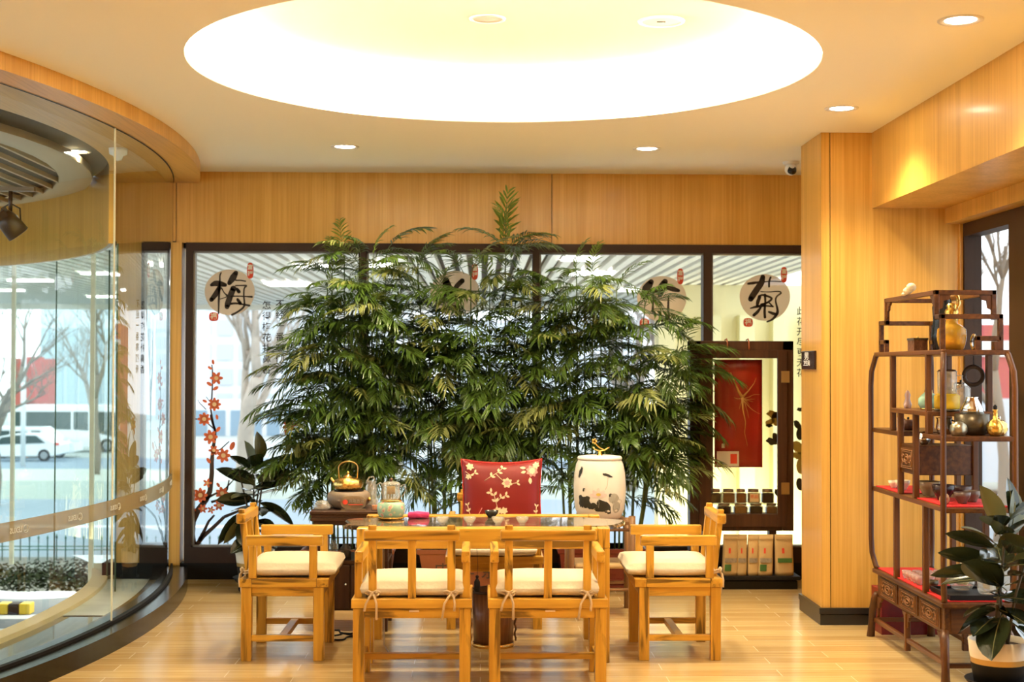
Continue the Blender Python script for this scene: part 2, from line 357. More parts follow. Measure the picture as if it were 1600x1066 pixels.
# ------------------------------------------------------------------ entrance drum beyond the glass
mb = MB(); a0 = math.asin((9.5-8.3)/4.3); a1 = math.radians(97)
mb.lathe([(4.3, 2.316), (4.3, 2.875), (4.33, 2.875), (4.33, 2.316), (4.3, 2.316)], (-6.61, 8.3, 0), 48, 0, a0, a1)
e1 = [(-6.61 + r*math.cos(a0), 8.3 + r*math.sin(a0)) for r in (4.3, 4.33)]
mb.add([(e1[0][0], e1[0][1], 2.316), (e1[1][0], e1[1][1], 2.316), (e1[1][0], e1[1][1], 2.875), (e1[0][0], e1[0][1], 2.875)], [(0,1,2,3)])
struct('wall_entrance_header', mb, V())
struct('ceiling_drum', MB().lathe([(4.3, 2.868), (0, 2.868)], (-6.61, 8.3, 0), 64), mat('recess_shade', (0.022, 0.018, 0.012), 0.6))  # shade of the recess put into the colour: a shallow near-black disc
mb = MB(); mb.lathe([(4.02, 2.80), (3.80, 2.80), (3.80, 2.845), (4.02, 2.845), (4.02, 2.80)], (-6.58, 8.85, 0), 72)
struct('ceiling_ring', mb, mat('champagne_ring', (0.50, 0.38, 0.22), 0.4))
mb = MB()
for k in range(20):
    x = -2.85 - 0.155*k; d = 3.8**2 - (x + 6.58)**2; h = math.sqrt(max(0, d)) 
    mb.box(x-0.010, x+0.010, 8.85 - h, 8.85 + h, 2.80, 2.83)
struct('ceiling_louvre', mb, mat('pale_louvre', (0.55, 0.45, 0.32), 0.5))
for a_ in (0.363+.147, .85): pass
FG = thing('window_8', None, None, (0, 0, 0), kind='structure')
aa = [a0, 0.413, 0.713, 1.0, 1.3, 1.6]
for k in range(5):
    MB().lathe([(4.36, -0.1), (4.36, 2.316)], (-6.61, 8.3, 0), 6, 0, aa[k], aa[k+1]).build('pane', thin_glass('facade_glass', (0.90, 0.97, 0.95), 1.45, 0.7), FG)
    MB().tube([(-6.61+4.36*math.cos(aa[k]), 8.3+4.36*math.sin(aa[k]), -0.1), (-6.61+4.36*math.cos(aa[k]), 8.3+4.36*math.sin(aa[k]), 2.316)], 0.006, 6).build('joint', mat('green_glass_joint', (0.10, 0.16, 0.10), 0.4), FG)
for a_ in (0.515, 0.862):
    p_ = (-6.61+4.34*math.cos(a_), 8.3+4.34*math.sin(a_)); MB().bar((*p_, -.1), (*p_, 2.316), .03, .03).build('joint', EDGE, FG)  # cream bars stand in for bright reflected lines on the glass
# entrance floor, and a cream strip modelled in place of a reflected curve
TILE = mat('dark_entrance_tile', (0.10, 0.10, 0.095), 0.08, var=0.3, scale=2.5, coat=0.5)
mb = MB(); yy = lin(4.5, 11.4, 40)
def kx(y): return -2.5 - 0.062*(y-8.9)**2 - (0.02*(y-8.9)**3 if y > 8.9 else 0)
mb.add(*strip(lambda y: kx(y)-0.05, lambda y: arcA(min(y,10.1), 7.02), 0.0, 0.0, yy))
struct('floor_entrance', mb, TILE)
kb = MB(); k1 = lambda y: kx(y); k2 = lambda y: kx(y) - 0.11; yk = lin(6.0, 10.7, 40)
kb.add(*strip(k1, k1, -0.2, 0.03, yk)); kb.add(*strip(k1, k2, 0.03, 0.03, yk)); kb.add(*strip(k2, k2, 0.03, -0.9, yk))
struct('trim_5', kb, mat('cream_reflection_strip', (0.85, 0.66, 0.42), 0.6))
MARB = mat('white_marble', (0.72, 0.78, 0.80), 0.45, var=0.4, scale=3.5)
mb = MB(); mb.add(*strip(lambda y: kx(y)+0.002, lambda y: arcA(min(y,10.1), 7.0), 0.004, 0.004, lin(8.6, 10.1, 20))); struct('floor_marble', mb, MARB)
# ------------------------------------------------------------------ outside: terrain, canopy, side wall
prof = [(-3,-0.6),(10.9,-0.6),(11.5,-0.65),(13,-0.76),(15,-0.9),(18,-1.25),(22,-1.42),(26,-1.85),(40,-2.54),(50,-2.65),(65,-3.16),(80,-3.7),(95,-3.75),(160,-3.75)]
mb = MB(); vs = []
for y, z in prof: vs += [(-70, y, z), (70, y, z)]
mb.add(vs, [(2*i, 2*i+1, 2*i+3, 2*i+2) for i in range(len(prof)-1)])
m, n, b = nt('street_ground'); L = n.links
tc = n.nodes.new('ShaderNodeTexCoord'); sp = n.nodes.new('ShaderNodeSeparateXYZ'); L.new(tc.outputs['Object'], sp.inputs[0])
mr = n.nodes.new('ShaderNodeMapRange'); mr.inputs['From Min'].default_value = 10; mr.inputs['From Max'].default_value = 110; L.new(sp.outputs['Y'], mr.inputs['Value'])
cr = n.nodes.new('ShaderNodeValToRGB'); cr.color_ramp.interpolation = 'CONSTANT'
stops = [(10,(0.55,0.56,0.55)),(11.8,(0.05,0.06,0.065)),(12.6,(0.45,0.45,0.45)),(12.9,(0.05,0.06,0.065)),(15.6,(0.10,0.10,0.08)),(22,(0.20,0.25,0.29)),(33,(0.6,0.63,0.63)),(33.8,(0.20,0.26,0.30)),(44,(0.28,0.33,0.28)),(54,(0.42,0.45,0.38)),(66,(0.17,0.23,0.29)),(82,(0.36,0.39,0.37))]
el = cr.color_ramp.elements; el[0].position = 0; el[0].color = (*stops[0][1], 1); el[1].position = 0.999; el[1].color = (*stops[-1][1], 1)
for y, c_ in stops[1:]:
    e_ = el.new((y-10)/100); e_.color = (*c_, 1)
L.new(mr.outputs[0], cr.inputs[0]); L.new(cr.outputs[0], b.inputs['Base Color']); b.inputs['Roughness'].default_value = 0.7
struct('ground', mb, m)
mb = MB()
def cy0(x): return max(10.3, 8.3 + math.sqrt(max(0, 4.45**2 - (min(x + 6.61, 4.45) if x > -6.61 else 0)**2)) + 0.1) if x < -2.5 else 10.3
k = 0; x = -13.9
while x < 3.3:
    y_ = max(cy0(x), cy0(x+.25)); mb.box(x, x+0.078, y_, 22.9, 2.50, 2.57, 0); mb.box(x, x+.1425, y_, 22.9, 2.60, 2.68, 1); x += 0.1425
mb.box(-14, 3.4, 22.9, 23.0, 2.42, 2.9, 0)
struct('ceiling_canopy', mb, [mat('white_slat', (0.95, 0.93, 0.84), 0.5), mat('slat_gap_brown', (0.11, 0.085, 0.055), 0.7)])
def area(name, loc, rot, sx, sy, power, col, parent=None):
    d = bpy.data.lights.new(name, 'AREA'); d.shape = 'RECTANGLE'; d.size = sx; d.size_y = sy; d.energy = power; d.color = col
    o = bpy.data.objects.new(name, d); C.objects.link(o); o.location = loc; o.rotation_euler = rot
    if parent: o.parent = parent
    return o
CLN = ['seen through the left window, nearest the glass', 'seen at the top of the second window', 'seen through the left window, larger and farther', 'small, top of the third window', 'in the third window behind a palm', 'seen through the curved glass, nearest long strip', 'seen through the curved glass, farthest strip', 'seen just left of the oak jamb', 'seen through the curved glass at far left', 'seen far off by the cream fluted wall']
for qi, (x, y, w_, l_) in enumerate([(-1.65, 14, 0.3, 0.35), (-1.0, 13.8, 0.25, 0.3), (-2.3, 17, 0.5, 0.6), (0.88, 12.9, 0.3, 0.3), (1.16, 14.9, 0.45, 0.4), (-5.2, 16.5, .5, .12), (-5.3, 20.2, .5, .15), (-4.1, 15.2, .3, .12), (-6.2, 18.6, .5, .12), (1.9, 18, .3, .3)]):
    o = MB().box(-w_/2, w_/2, -l_/2, l_/2, -0.02, 0.0).build('canopy_light', emit('canopy_light', (1, 0.98, 0.92), 3.5), None, (x, y, 2.498))
    tag(o, 'white light panel in the slatted outdoor canopy, ' + CLN[qi], 'light', 'outdoor canopy lights')
    area('canopy_lamp', (0, 0, -0.03), (0, 0, 0), w_, l_, 55, (1, 0.97, 0.9), o).data.spread = math.radians(110)
mb = MB(); mb.box(2.25, 5.0, 17, 17.2, -1.4, 2.5, 0); mb.box(2.1, 2.3, 16.8, 17.2, -1.4, 2.5, 0)
for k in range(6):
    x = 2.75 + 0.4*k; mb.box(x-0.09, x+0.09, 16.78, 17, -1.4, 2.13, 1)
struct('wall_outdoor_fluted', mb, [mat('cream_wall', (0.78, 0.70, 0.40), 0.7), mat('cream_flute', (0.72, 0.66, 0.36), 0.5)])
area('facade_uplight', (3.8, 15.6, -0.9), (math.radians(100), 0, 0), 3, 0.4, 90, (1, 0.95, 0.75))
# ================================================================== chairs
def cushion_mesh(hx, y0, y1, th, puff=0.02):
    mb = MB(); nx, ny = 12, 10; vs = []; 
    def se(t): return math.copysign(abs(math.sin(t*PI/2))**0.8, t)
    for side in (1, -1):
        for j in range(ny+1):
            for i in range(nx+1):
                u = se(-1 + 2*i/nx); v = se(-1 + 2*j/ny)
                e = (max(0, 1-abs(u)**6) * max(0, 1-abs(v)**6)) ** 0.35
                z = th/2 + side * (th/2) * (0.35*(e > 0.001) + 0.65*e) + side*puff*0.25*e*math.sin(5*u+3*v)*0.4
                k = 1 - 0.05*abs(side)*0
                x = u*hx; y = (y0+y1)/2 + v*(y1-y0)/2
                vs.append((x, y, z))
    W = nx+1; o = (nx+1)*(ny+1); fs = []
    for j in range(ny):
        for i in range(nx):
            a = j*W+i; fs.append((a, a+1, a+W+1, a+W)); fs.append((o+a, o+a+W, o+a+W+1, o+a+1))
    border = [i for i in range(nx)] + [nx + j*W for j in range(ny)] + [ny*W + nx - i for i in range(nx)] + [(ny-j)*W for j in range(ny)]
    for q in range(len(border)):
        a, b_ = border[q], border[(q+1) % len(border)]; fs.append((a, o+a, o+b_, b_))
    mb.add(vs, fs, 0, True); return mb
def make_chair(label, group):
    t = thing('armchair', label, 'chair', group=group)
    for sx in (-1, 1):
        for y in (-0.192, 0.175):
            MB().box(sx*0.247-0.026, sx*0.247+0.026, y-0.026, y+0.026, 0, 0.374).build('leg', PW('Z'), t, bevel=0.003)
    for bb, ax_ in (((-0.28, 0.28, -0.225, -0.165, 0.375, 0.418), 'X'), ((-0.28, 0.28, 0.165, 0.225, 0.375, 0.418), 'X'), ((-0.28, -0.22, -0.164, 0.164, 0.375, 0.4175), 'Y'), ((0.22, 0.28, -0.164, 0.164, 0.375, 0.4175), 'Y')):
        MB().box(*bb).build('seat_rail', PW(ax_), t, bevel=0.003)
    MB().box(-0.22, 0.22, -0.164, 0.164, 0.385, 0.405).build('seat', PW('X'), t)
    for bb, ax_ in (((-0.22, 0.22, -0.212, -0.185, 0.328, 0.374), 'X'), ((-0.22, 0.22, 0.168, 0.195, 0.328, 0.374), 'X'), ((-0.262, -0.235, -0.166, 0.149, 0.328, 0.374), 'Y'), ((0.235, 0.262, -0.166, 0.149, 0.328, 0.374), 'Y')):
        MB().box(*bb).build('apron', PW(ax_), t, bevel=0.002)
    for sx in (-1, 1):
        MB().box(sx*0.247-0.014, sx*0.247+0.014, -0.166, 0.149, 0.098, 0.130).build('stretcher', PW('Y'), t, bevel=0.002)
        for y_ in (-0.182, 0.125): MB().box(sx*0.252-0.017, sx*0.252+0.017, y_, y_+0.04, 0.418, 0.586).build('arm_post', PW('Z'), t, bevel=0.003)
        MB().box(sx*0.2485-0.0195, sx*0.2485+0.0195, -0.197, 0.193, 0.583, 0.636).build('armrest', PW('Y'), t, bevel=0.006)
    MB().box(-0.234, 0.234, -0.03, 0.01, 0.100, 0.128).build('stretcher', PW('X'), t, bevel=0.002)
    for x, zt in ((-0.183, 0.762), (0, 0.70), (0.183, 0.762)):
        k = (zt-0.418)/0.344
        MB().bar((x, -0.192, 0.416), (x, -0.192-0.04*k, zt), 0.037, 0.03).build('back_slat', PW('Z'), t, bevel=0.003)
    cr_ = MB(); pts = [(-0.222, 0.69), (0.222, 0.69), (0.222, 0.742), (-0.222, 0.742)]
    cr_.prism(pts, -0.255, -0.208, 'Y'); cr_.build('crest_rail', PW('X'), t, bevel=0.009)
    c = cushion_mesh(0.243, -0.19, 0.262, 0.082).build('cushion', CUSH, t, (0, 0.0, 0.42))
    for sx in (-1, 1):
        rb = MB()
        x0 = sx*0.183; q = rnd.uniform(-.01, .01)
        for dz in (0.438, 0.449):
            rb.tube([(x0+0.026*math.cos(a)*1.0, -0.196+0.024*math.sin(a), dz+0.004*math.sin(2*a)) for a in lin(0, 2*PI, 13)], 0.0055, 6)
        rb.sphere((x0, -0.222, 0.444), 0.012, 8, 6)
        for s2 in (-1, 1):
            rb.tube([(x0, -0.224, 0.444), (x0+s2*0.012, -0.236, 0.430), (x0+s2*0.024+q, -0.240, 0.40), (x0+s2*(0.028)+q*2, -0.236, 0.345+0.02*s2*sx)], [0.005, 0.006, 0.0055, 0.0065], 6)
            rb.tube([(x0, -0.224, 0.446), (x0+s2*0.02, -0.232, 0.460), (x0+s2*0.036, -0.228, 0.452), (x0+s2*0.016, -0.224, 0.440)], 0.005, 6)
        rb.build('cushion_tie', ROPE, c, (0, 0.0, -0.42))
    return t
G = 'pine armchairs around the tea table'
ch = make_chair('pine armchair in front at left, its slatted back towards the viewer', G)
ch.location = (-0.319, 6.853, 0)
MB().box(-0.012, 0.034, -0.2165, -0.2122, 0.357, 0.365).build('sticker', mat('cream_sticker', (0.8, 0.62, 0.4), 0.6), ch)
c2 = dup(ch, (0.314, 6.853, 0), 0, 'pine armchair in front at right, its slatted back towards the viewer')
c3 = dup(ch, (-0.998, 7.545, 0), -PI/2, 'pine armchair at the left end of the tea table, seen side on')
c4 = dup(ch, (1.012, 7.545, 0), PI/2, 'pine armchair at the right end of the tea table, seen side on')
c5 = dup(ch, (0.079, 8.345, 0), PI, 'pine armchair behind the tea table carrying the red pillow')
for c_ in (c3, c4, c5):
    for q in list(c_.children):
        if q.name.startswith('sticker'): bpy.data.objects.remove(q)
# ================================================================== tea table
t = thing('tea_table', 'long pine table frame with square legs holding a dark slab top', 'table', (0, 0, 0))
TX0, TX1, TY0, TY1, TZ = -0.627, 0.655, 7.215, 7.93, 0.680
for x in (TX0+0.043, TX1-0.043):
    for y in (TY0+0.043, TY1-0.043):
        MB().box(x-0.0425, x+0.0425, y-0.0425, y+0.0425, 0, TZ-0.10).build('leg', PW('Z'), t, bevel=0.004)
for y0, y1, nm in ((TY0-0.002, TY0+0.10, 0), (TY1-0.09, TY1+.002, 0)):
    MB().box(TX0+0.062, TX1-0.062, y0, y1, TZ-0.103, TZ).build('rail', PW('X'), t, bevel=0.004)
    for x0, x1 in ((TX0, TX0+0.061), (TX1-0.061, TX1)):
        MB().box(x0, x1, y0, y1, TZ-0.1, TZ).build('corner_post', PW('Z'), t, bevel=0.004)
for x in (TX0+0.002, TX1-0.062):
    MB().box(x, x+0.06, TY0+0.10, TY1-0.09, TZ-0.1, TZ-0.035).build('rail', PW('Y'), t, bevel=0.003)
# slab with a natural edge
m, n, b = nt('slab_stone'); L = n.links
tc = n.nodes.new('ShaderNodeTexCoord'); mp = n.nodes.new('ShaderNodeMapping'); mp.inputs['Scale'].default_value = (1, 3.5, 1); L.new(tc.outputs['Object'], mp.inputs['Vector'])
n1 = n.nodes.new('ShaderNodeTexNoise'); n1.inputs['Scale'].default_value = 9; n1.inputs['Detail'].default_value = 8; n1.inputs['Distortion'].default_value = 1.6; L.new(mp.outputs[0], n1.inputs['Vector'])
cr = n.nodes.new('ShaderNodeValToRGB'); e_ = cr.color_ramp.elements
e_[0].position = 0.42; e_[0].color = (0.022, 0.014, 0.010, 1); e_[1].position = 0.64; e_[1].color = (0.42, 0.32, 0.2, 1)
x_ = e_.new(0.5); x_.color = (0.10, 0.07, 0.045, 1)
L.new(n1.outputs['Fac'], cr.inputs[0]); L.new(cr.outputs[0], b.inputs['Base Color']); b.inputs['Roughness'].default_value = 0.12; b.inputs['Coat Weight'].default_value = 0.5
SLABM = m
out = []
for i in range(60):
    a = 2*PI*i/60; ex = 0.735 + 0.022*math.sin(7*a+1) + 0.012*math.sin(13*a); ey = 0.245 + 0.012*math.sin(9*a)
    cx_, sy_ = math.cos(a), math.sin(a)
    out.append((0.01 + ex*math.copysign(abs(cx_)**0.62, cx_), 7.578 + ey*math.copysign(abs(sy_)**0.5, sy_)))
mb = MB(); nn = len(out)
lay = [(0.90, 0.646), (1.0, 0.655), (1.0, 0.668), (0.985, 0.6755)]
vs = [(0.01+(p[0]-0.01)*s_, 7.578+(p[1]-7.578)*s_, z) for s_, z in lay for p in out]
fs = [(i*nn+k, i*nn+(k+1)%nn, (i+1)*nn+(k+1)%nn, (i+1)*nn+k) for i in range(3) for k in range(nn)] + [tuple(range(nn))[::-1], tuple(3*nn+k for k in range(nn))]
mb.add(vs, fs); slab = mb.build('tea_slab', [SLABM]); tag(slab, 'dark polished stone slab with rough natural edges lying on the pine table frame', 'tea tray')
ST = 0.6757
# cups
def cup():
    mb = MB(); n_ = 20; prof = [(0.006, 0.0), (0.016, 0.001), (0.013, 0.008), (0.022, 0.018), (0.030, 0.030), (0.033, 0.044), (0.031, 0.044), (0.026, 0.028), (0.014, 0.016), (0.0, 0.014)]
    mb.lathe(prof, (0, 0, 0), n_); return mb
FACET = thin_glass('cut_glass', (0.93, 0.93, 0.90), 1.6, 2.4, 0.20, (0.92, 0.88, 0.78))
c0 = cup().build('tea_cup', FACET); 
for i, (px, who) in enumerate(((691.5, 'leftmost in the row of four'), (734, 'second from the left in the row of four'), (778, 'third from the left in the row of four'), (816, 'rightmost in the row of four'))):
    o = c0 if i == 0 else c0.copy()
    if i: C.objects.link(o)
    o.location = (P(px, 815, 7.40).x, 7.40, ST); tag(o, 'clear glass tea cup, ' + who, 'cup', 'clear glass tea cups')
o = MB().lathe([(0.012,0),(0.02,0.001),(0.022,0.008),(0.034,0.022),(0.038,0.040),(0.035,0.040),(0.028,0.02),(0,0.012)], (0,0,0), 28).build('tea_bowl', mat('black_glaze', (0.02,0.018,0.016), 0.2), None, (P(768,800,7.78).x, 7.78, ST))
tag(o, 'small black glazed tea bowl on the slab before the red pillow', 'bowl')
# folded pink towel
mb = cushion_mesh(0.058, -0.04, 0.04, 0.032, 0.05); o = mb.build('tea_towel', mat('pink_towel', (0.62, 0.04, 0.16), 0.9, var=0.25, scale=60, bump=0.4), None, (P(654,800,7.76).x, 7.76, ST), subsurf=1)
tag(o, 'rolled pink tea towel lying on the slab', 'towel')
# green enamel warmer + glass teapot
def floral(name, base, c1, c2):
    m, n, b = nt(name); L = n.links; tc = n.nodes.new('ShaderNodeTexCoord'); vo = n.nodes.new('ShaderNodeTexVoronoi'); vo.inputs['Scale'].default_value = 32
    L.new(tc.outputs['Object'], vo.inputs['Vector']); cr = n.nodes.new('ShaderNodeValToRGB'); cr.color_ramp.interpolation = 'CONSTANT'; e = cr.color_ramp.elements
    e[0].position = 0; e[0].color = (*c1, 1); e[1].position = 0.30; e[1].color = (*c2, 1); q = e.new(0.42); q.color = (*base, 1)
    L.new(vo.outputs['Distance'], cr.inputs[0]); L.new(cr.outputs[0], b.inputs['Base Color']); b.inputs['Roughness'].default_value = 0.2; return m
GREENP = floral('green_enamel', (0.36, 0.56, 0.42), (0.72, 0.34, 0.30), (0.66, 0.62, 0.38))
gx = P(611, 800, 7.70)
t = thing('tea_warmer', 'round pale green flower-painted tea warmer on the left of the slab', 'tea warmer', (gx.x, 7.70, ST))
MB().lathe([(0.0,0.012),(0.06,0.012),(0.072,0.03),(0.077,0.06),(0.072,0.085),(0.055,0.098),(0.04,0.10),(0,0.10)], (0,0,0), 32).build('body', GREENP, t)
mb = MB(); mb.lathe([(0.045,0),(0.062,0.002),(0.066,0.012),(0.05,0.016),(0,0.014)], (0,0,0), 32)
for k in range(22): a=2*PI*k/22; mb.sphere((0.066*math.cos(a),0.066*math.sin(a),0.010), 0.006, 6, 4)
mb.build('gold_foot', GOLD, t)
MB().lathe([(0.056,0.098),(0.06,0.102),(0.056,0.106),(0.04,0.104)], (0,0,0), 32).build('rim', GOLD, t)
t = thing('glass_teapot', 'straight-sided clear glass teapot standing on the green tea warmer', 'teapot', (gx.x, 7.70, ST+0.106))
MB().lathe([(0,0.002),(0.045,0.0),(0.048,0.01),(0.046,0.075),(0.052,0.084)], (0,0,0), 28).build('body', FACET, t)
MB().lathe([(0.05,0.084),(0.04,0.094),(0.015,0.098),(0,0.099)], (0,0,0), 24).build('lid', FACET, t)
MB().sphere((0,0,0.106), 0.010, 10, 6).build('knob', mat('dark_wood_knob', (0.1,0.04,0.02), 0.4), t)
MB().lathe([(0,0.03),(0.022,0.03),(0.022,0.07),(0,0.07)], (0,0,0), 16).build('infuser', mat('tea_leaves', (0.35,0.22,0.06), 0.7), t)
MB().tube([(0.045,0,0.07),(0.07,0,0.08),(0.08,0,0.05),(0.06,0,0.015),(0.046,0,0.02)], 0.0035, 6).build('handle', FACET, t)
# ================================================================== tea console on the left
CX = -0.965; CW = 0.46; CYA, CYB = 8.06, 8.50
t = thing('tea_console', 'dark walnut tea cabinet behind the left end of the table', 'cabinet', (CX, CYA, 0))
mb = MB(); mb.box(0, CW, 0, .44, 0.662, 0.680); mb.box(0.008, CW-0.008, 0.008, .432, 0.645, 0.662); mb.box(0.004, CW-0.004, 0.004, .436, 0.625, 0.645); mb.box(0.016, CW-.016, 0.016, .424, 0.60, 0.625)
mb.build('top', DW('X'), t, bevel=0.003)
for x in (0.02, CW-0.07):
    for y in (0.02, 0.37): MB().box(x, x+0.05, y, y+0.05, 0, 0.60).build('leg', DW('Z'), t)
mb = MB(); mb.box(0.07, CW-0.07, 0.02, .42, 0.12, 0.39); mb.box(.02, CW-.02, .015, .425, .385, .40); mb.build('body', DW('X'), t)
for k in (0, 1):
    d = MB().box(0.075+k*0.16, 0.225+k*0.16, 0.008, 0.02, 0.135, 0.375).build('door', DW('Z'), t, bevel=0.003)
    MB().sphere((0.205+k*0.055, 0.0, 0.27), 0.007, 8, 6).build('knob', SILVER, d)
mb = MB()
for z in (0.46, 0.53): mb.tube([(0.03, 0.03, z), (CW-0.03, 0.03, z)], 0.003, 6)
for k in range(11): mb.tube([(0.06+k*0.034, 0.03, 0.40), (0.06+k*0.034, 0.03, 0.53)], 0.0018, 5)
mb.build('wire_rail', mat('dark_wire', (0.08,0.07,0.06), 0.3, metal=1), t)
for k, (dx, h, r) in enumerate(((0.12, 0.10, 0.025), (0.19, 0.08, 0.03), (0.27, 0.11, 0.026), (0.34, 0.07, 0.03))):
    o = MB().lathe([(0,0),(r,0),(r,h*.75),(r*.6,h*.85),(r*.65,h),(0,h)], (0,0,0), 16).build('jar', [FACET, mat('dark_ceramic',(0.1,0.08,0.06),0.4)][k % 2], None, (CX+dx, CYA+0.15, 0.40))
    tag(o, ('clear glass jar inside the open shelf of the dark tea cabinet, ' if k % 2 == 0 else 'small dark ceramic jar inside the open shelf of the dark tea cabinet, ') + ('towards its left' if k < 2 else 'towards its right'), 'jar', 'jars inside the tea cabinet')
CT = 0.68
sx_ = P(546, 780, 8.30)
t = thing('electric_stove', 'squat grey-brown round electric tea stove on the dark cabinet', 'stove', (sx_.x, 8.27, CT))
MB().lathe([(0,0.004),(0.09,0.004),(0.095,0.012),(0.118,0.03),(0.126,0.055),(0.122,0.082),(0.105,0.098),(0,0.098)], (0,0,0), 36).build('body', mat('taupe_ceramic', (0.22,0.16,0.11), 0.55, var=0.1, scale=80), t)
MB().lathe([(0,0.098),(0.085,0.098),(0.085,0.102),(0,0.102)], (0,0,0), 32).build('hot_plate', BLACKM, t)
MB().lathe([(0,-.004),(.012,-.004),(.012,.012),(0,.012)], (0,0,0), 12).build('knob', GOLD, t).matrix_local = Matrix.Translation((0.118,-0.05,0.055)) @ Matrix.Rotation(PI/2, 4, 'Y')
t = thing('gold_kettle', 'gold hammered kettle with a high looped handle on the grey stove', 'kettle', (sx_.x-0.005, 8.27, CT+0.102))
MB().lathe([(0,0),(0.06,0),(0.078,0.014),(0.088,0.036),(0.080,0.060),(0.05,0.074),(0.03,0.077),(0,0.077)], (0,0,0), 30).build('body', mat('gold_hammered', (0.9,0.6,0.18), 0.2, metal=1, bump=1.0, scale=55), t)
mb = MB().lathe([(0.03,0.077),(0.022,0.085),(0.008,0.09),(0.006,0.096)], (0,0,0), 20); mb.sphere((0,0,0.101), 0.009, 10, 6); mb.build('lid', GOLD, t)
MB().tube([(-0.06,0,0.04),(-0.085,0,0.052),(-0.10,0,0.072)], [0.014,0.009,0.006], 8).build('spout', GOLD, t)
MB().tube([(-0.052,0,0.066),(-0.056,0,0.12)]+[(0.056*math.cos(a),0,0.13+0.038*math.sin(a)) for a in lin(PI,0,11)]+[(0.056,0,0.12),(0.052,0,0.066)], 0.004, 8).build('handle', mat('old_brass',(0.5,0.35,0.14),0.3,metal=1), t)
gx2 = P(580, 765, 8.42)
t = thing('glass_pitcher', 'clear glass pitcher with curly handle behind the gold kettle', 'pitcher', (gx2.x, 8.42, CT))
MB().lathe([(0,0.0),(0.028,0),(0.034,0.02),(0.034,0.11),(0.026,0.13),(0.032,0.145)], (0,0,0), 24).build('body', FACET, t)
MB().tube([(0.03,0,0.12),(0.055,0,0.135),(0.068,0,0.11),(0.06,0,0.07),(0.045,0,0.05),(0.033,0,0.05)], 0.004, 8).build('handle', FACET, t)
MB().tube([(-0.03,0,0.13),(-0.012,0,0.165),(0.012,0,0.17),(0.02,0,0.15)], 0.005, 8).build('lid_handle', FACET, t)
ax = P(552, 790, 8.10)
t = thing('acrylic_sign', 'small clear acrylic sign with red lettering before the grey stove', 'sign', (ax.x, 8.10, CT))
MB().box(-0.068, 0.068, -0.012, 0.012, 0, 0.012).build('base', thin_glass('acrylic', (0.85,0.8,0.72), 1.5, 2, 0.25), t)
mb = MB(); op = [(0.072*math.copysign(abs(math.cos(a))**0.6, math.cos(a)), 0.048+0.036*math.copysign(abs(math.sin(a))**0.75, math.sin(a))) for a in lin(0, 2*PI, 33)[:-1]]
mb.prism(op, -0.003, 0.003, 'Y'); mb.build('plate', MC['acrylic'], t)
RED = mat('red_print', (0.75, 0.06, 0.03), 0.5)
lt = text_mesh('lettering', '高端普洱', mat('grey_print', (0.3,0.25,0.2), 0.5), t, 0.022, 0.0003, Matrix.Translation((0.018, -0.005, 0.055)) @ FACE)
mb = MB(); mb.prism([(-0.046+0.015*math.cos(a), 0.05+0.014*math.sin(a)) for a in lin(0,2*PI,13)[:-1]], -0.006, -0.004, 'Y'); mb.box(-0.028, 0.055, -0.006, -0.004, 0.034, 0.038); mb.build('emblem', RED, t)
gx3 = P(583, 790, 8.12)
t = thing('tasting_glass', 'tiny glass with orange flower tea right of the acrylic sign', 'glass', (gx3.x+.01, 8.13, CT))
MB().lathe([(0,0),(0.02,0),(0.022,0.01),(0.018,0.06),(0.02,0.062)], (0,0,0), 18).build('body', FACET, t)
MB().lathe([(0,0.004),(0.016,0.004),(0.017,0.03),(0,0.03)], (0,0,0), 16).build('tea', mat('orange_tea', (0.75,0.22,0.03), 0.3), t)
gx4 = P(507, 790, 8.2)
o = MB().lathe([(0.0,0),(0.045,0),(0.05,0.02),(0.03,0.05),(0,0.055)], (0,0,0), 20).build('glass_dome', FACET, None, (gx4.x-.01, 8.17, CT)); tag(o, 'low clear glass dish at the left corner of the dark cabinet', 'dish')
# ================================================================== red pillow on the rear chair
PWD, PHT = 0.475, 0.44
def pil(u, v, side=1):       # u,v in -1..1
    e = (max(0, 1-abs(u)**2.6) * max(0, 1-abs(v)**2.6)) ** 0.5
    s_ = 1 - 0.11*(1-abs(u)**2) * abs(v)**3; s2 = 1 - 0.06*(1-v*v)*abs(u)**3
    return Vector((u*PWD/2*s2, -side*(0.072*e+0.004), v*PHT/2*s_))
t = thing('throw_pillow', 'red satin pillow embroidered with pale flowers on the rear chair', 'pillow', (P(784, 760, 8.36).x, 8.375, 0.505+PHT/2+0.012)); t.rotation_euler = (math.radians(-9), 0, math.radians(2))
mb = MB(); NP = 22; vs = []
for side in (1, -1):
    for j in range(NP+1):
        for i in range(NP+1): vs.append(pil(-1+2*i/NP, -1+2*j/NP, side))
W = NP+1; o_ = W*W; fs = []
for j in range(NP):
    for i in range(NP): a = j*W+i; fs += [(a, a+1, a+W+1, a+W), (o_+a, o_+a+W, o_+a+W+1, o_+a+1)]
bd = [i for i in range(NP)] + [NP+j*W for j in range(NP)] + [NP*W+NP-i for i in range(NP)] + [(NP-j)*W for j in range(NP)]
for q in range(len(bd)): a, b_ = bd[q], bd[(q+1)%len(bd)]; fs.append((a, o_+a, o_+b_, b_))
mb.add(vs, fs, 0, True); pb = mb.build('cover', mat('red_satin', (0.20, 0.007, 0.006), 0.42, var=0.12, scale=6), t)
mb = MB(); mb.tube([pil(u, v)*1.005 + Vector((0, 0.004, 0)) for u, v in [(x, -1) for x in lin(-1,1,15)] + [(1, y) for y in lin(-1,1,15)[1:]] + [(x, 1) for x in lin(1,-1,15)[1:]] + [(-1, y) for y in lin(1,-1,15)[1:]]], 0.0045, 6); mb.build('piping', mat('red_piping', (0.5,0.02,0.015), 0.5), t)
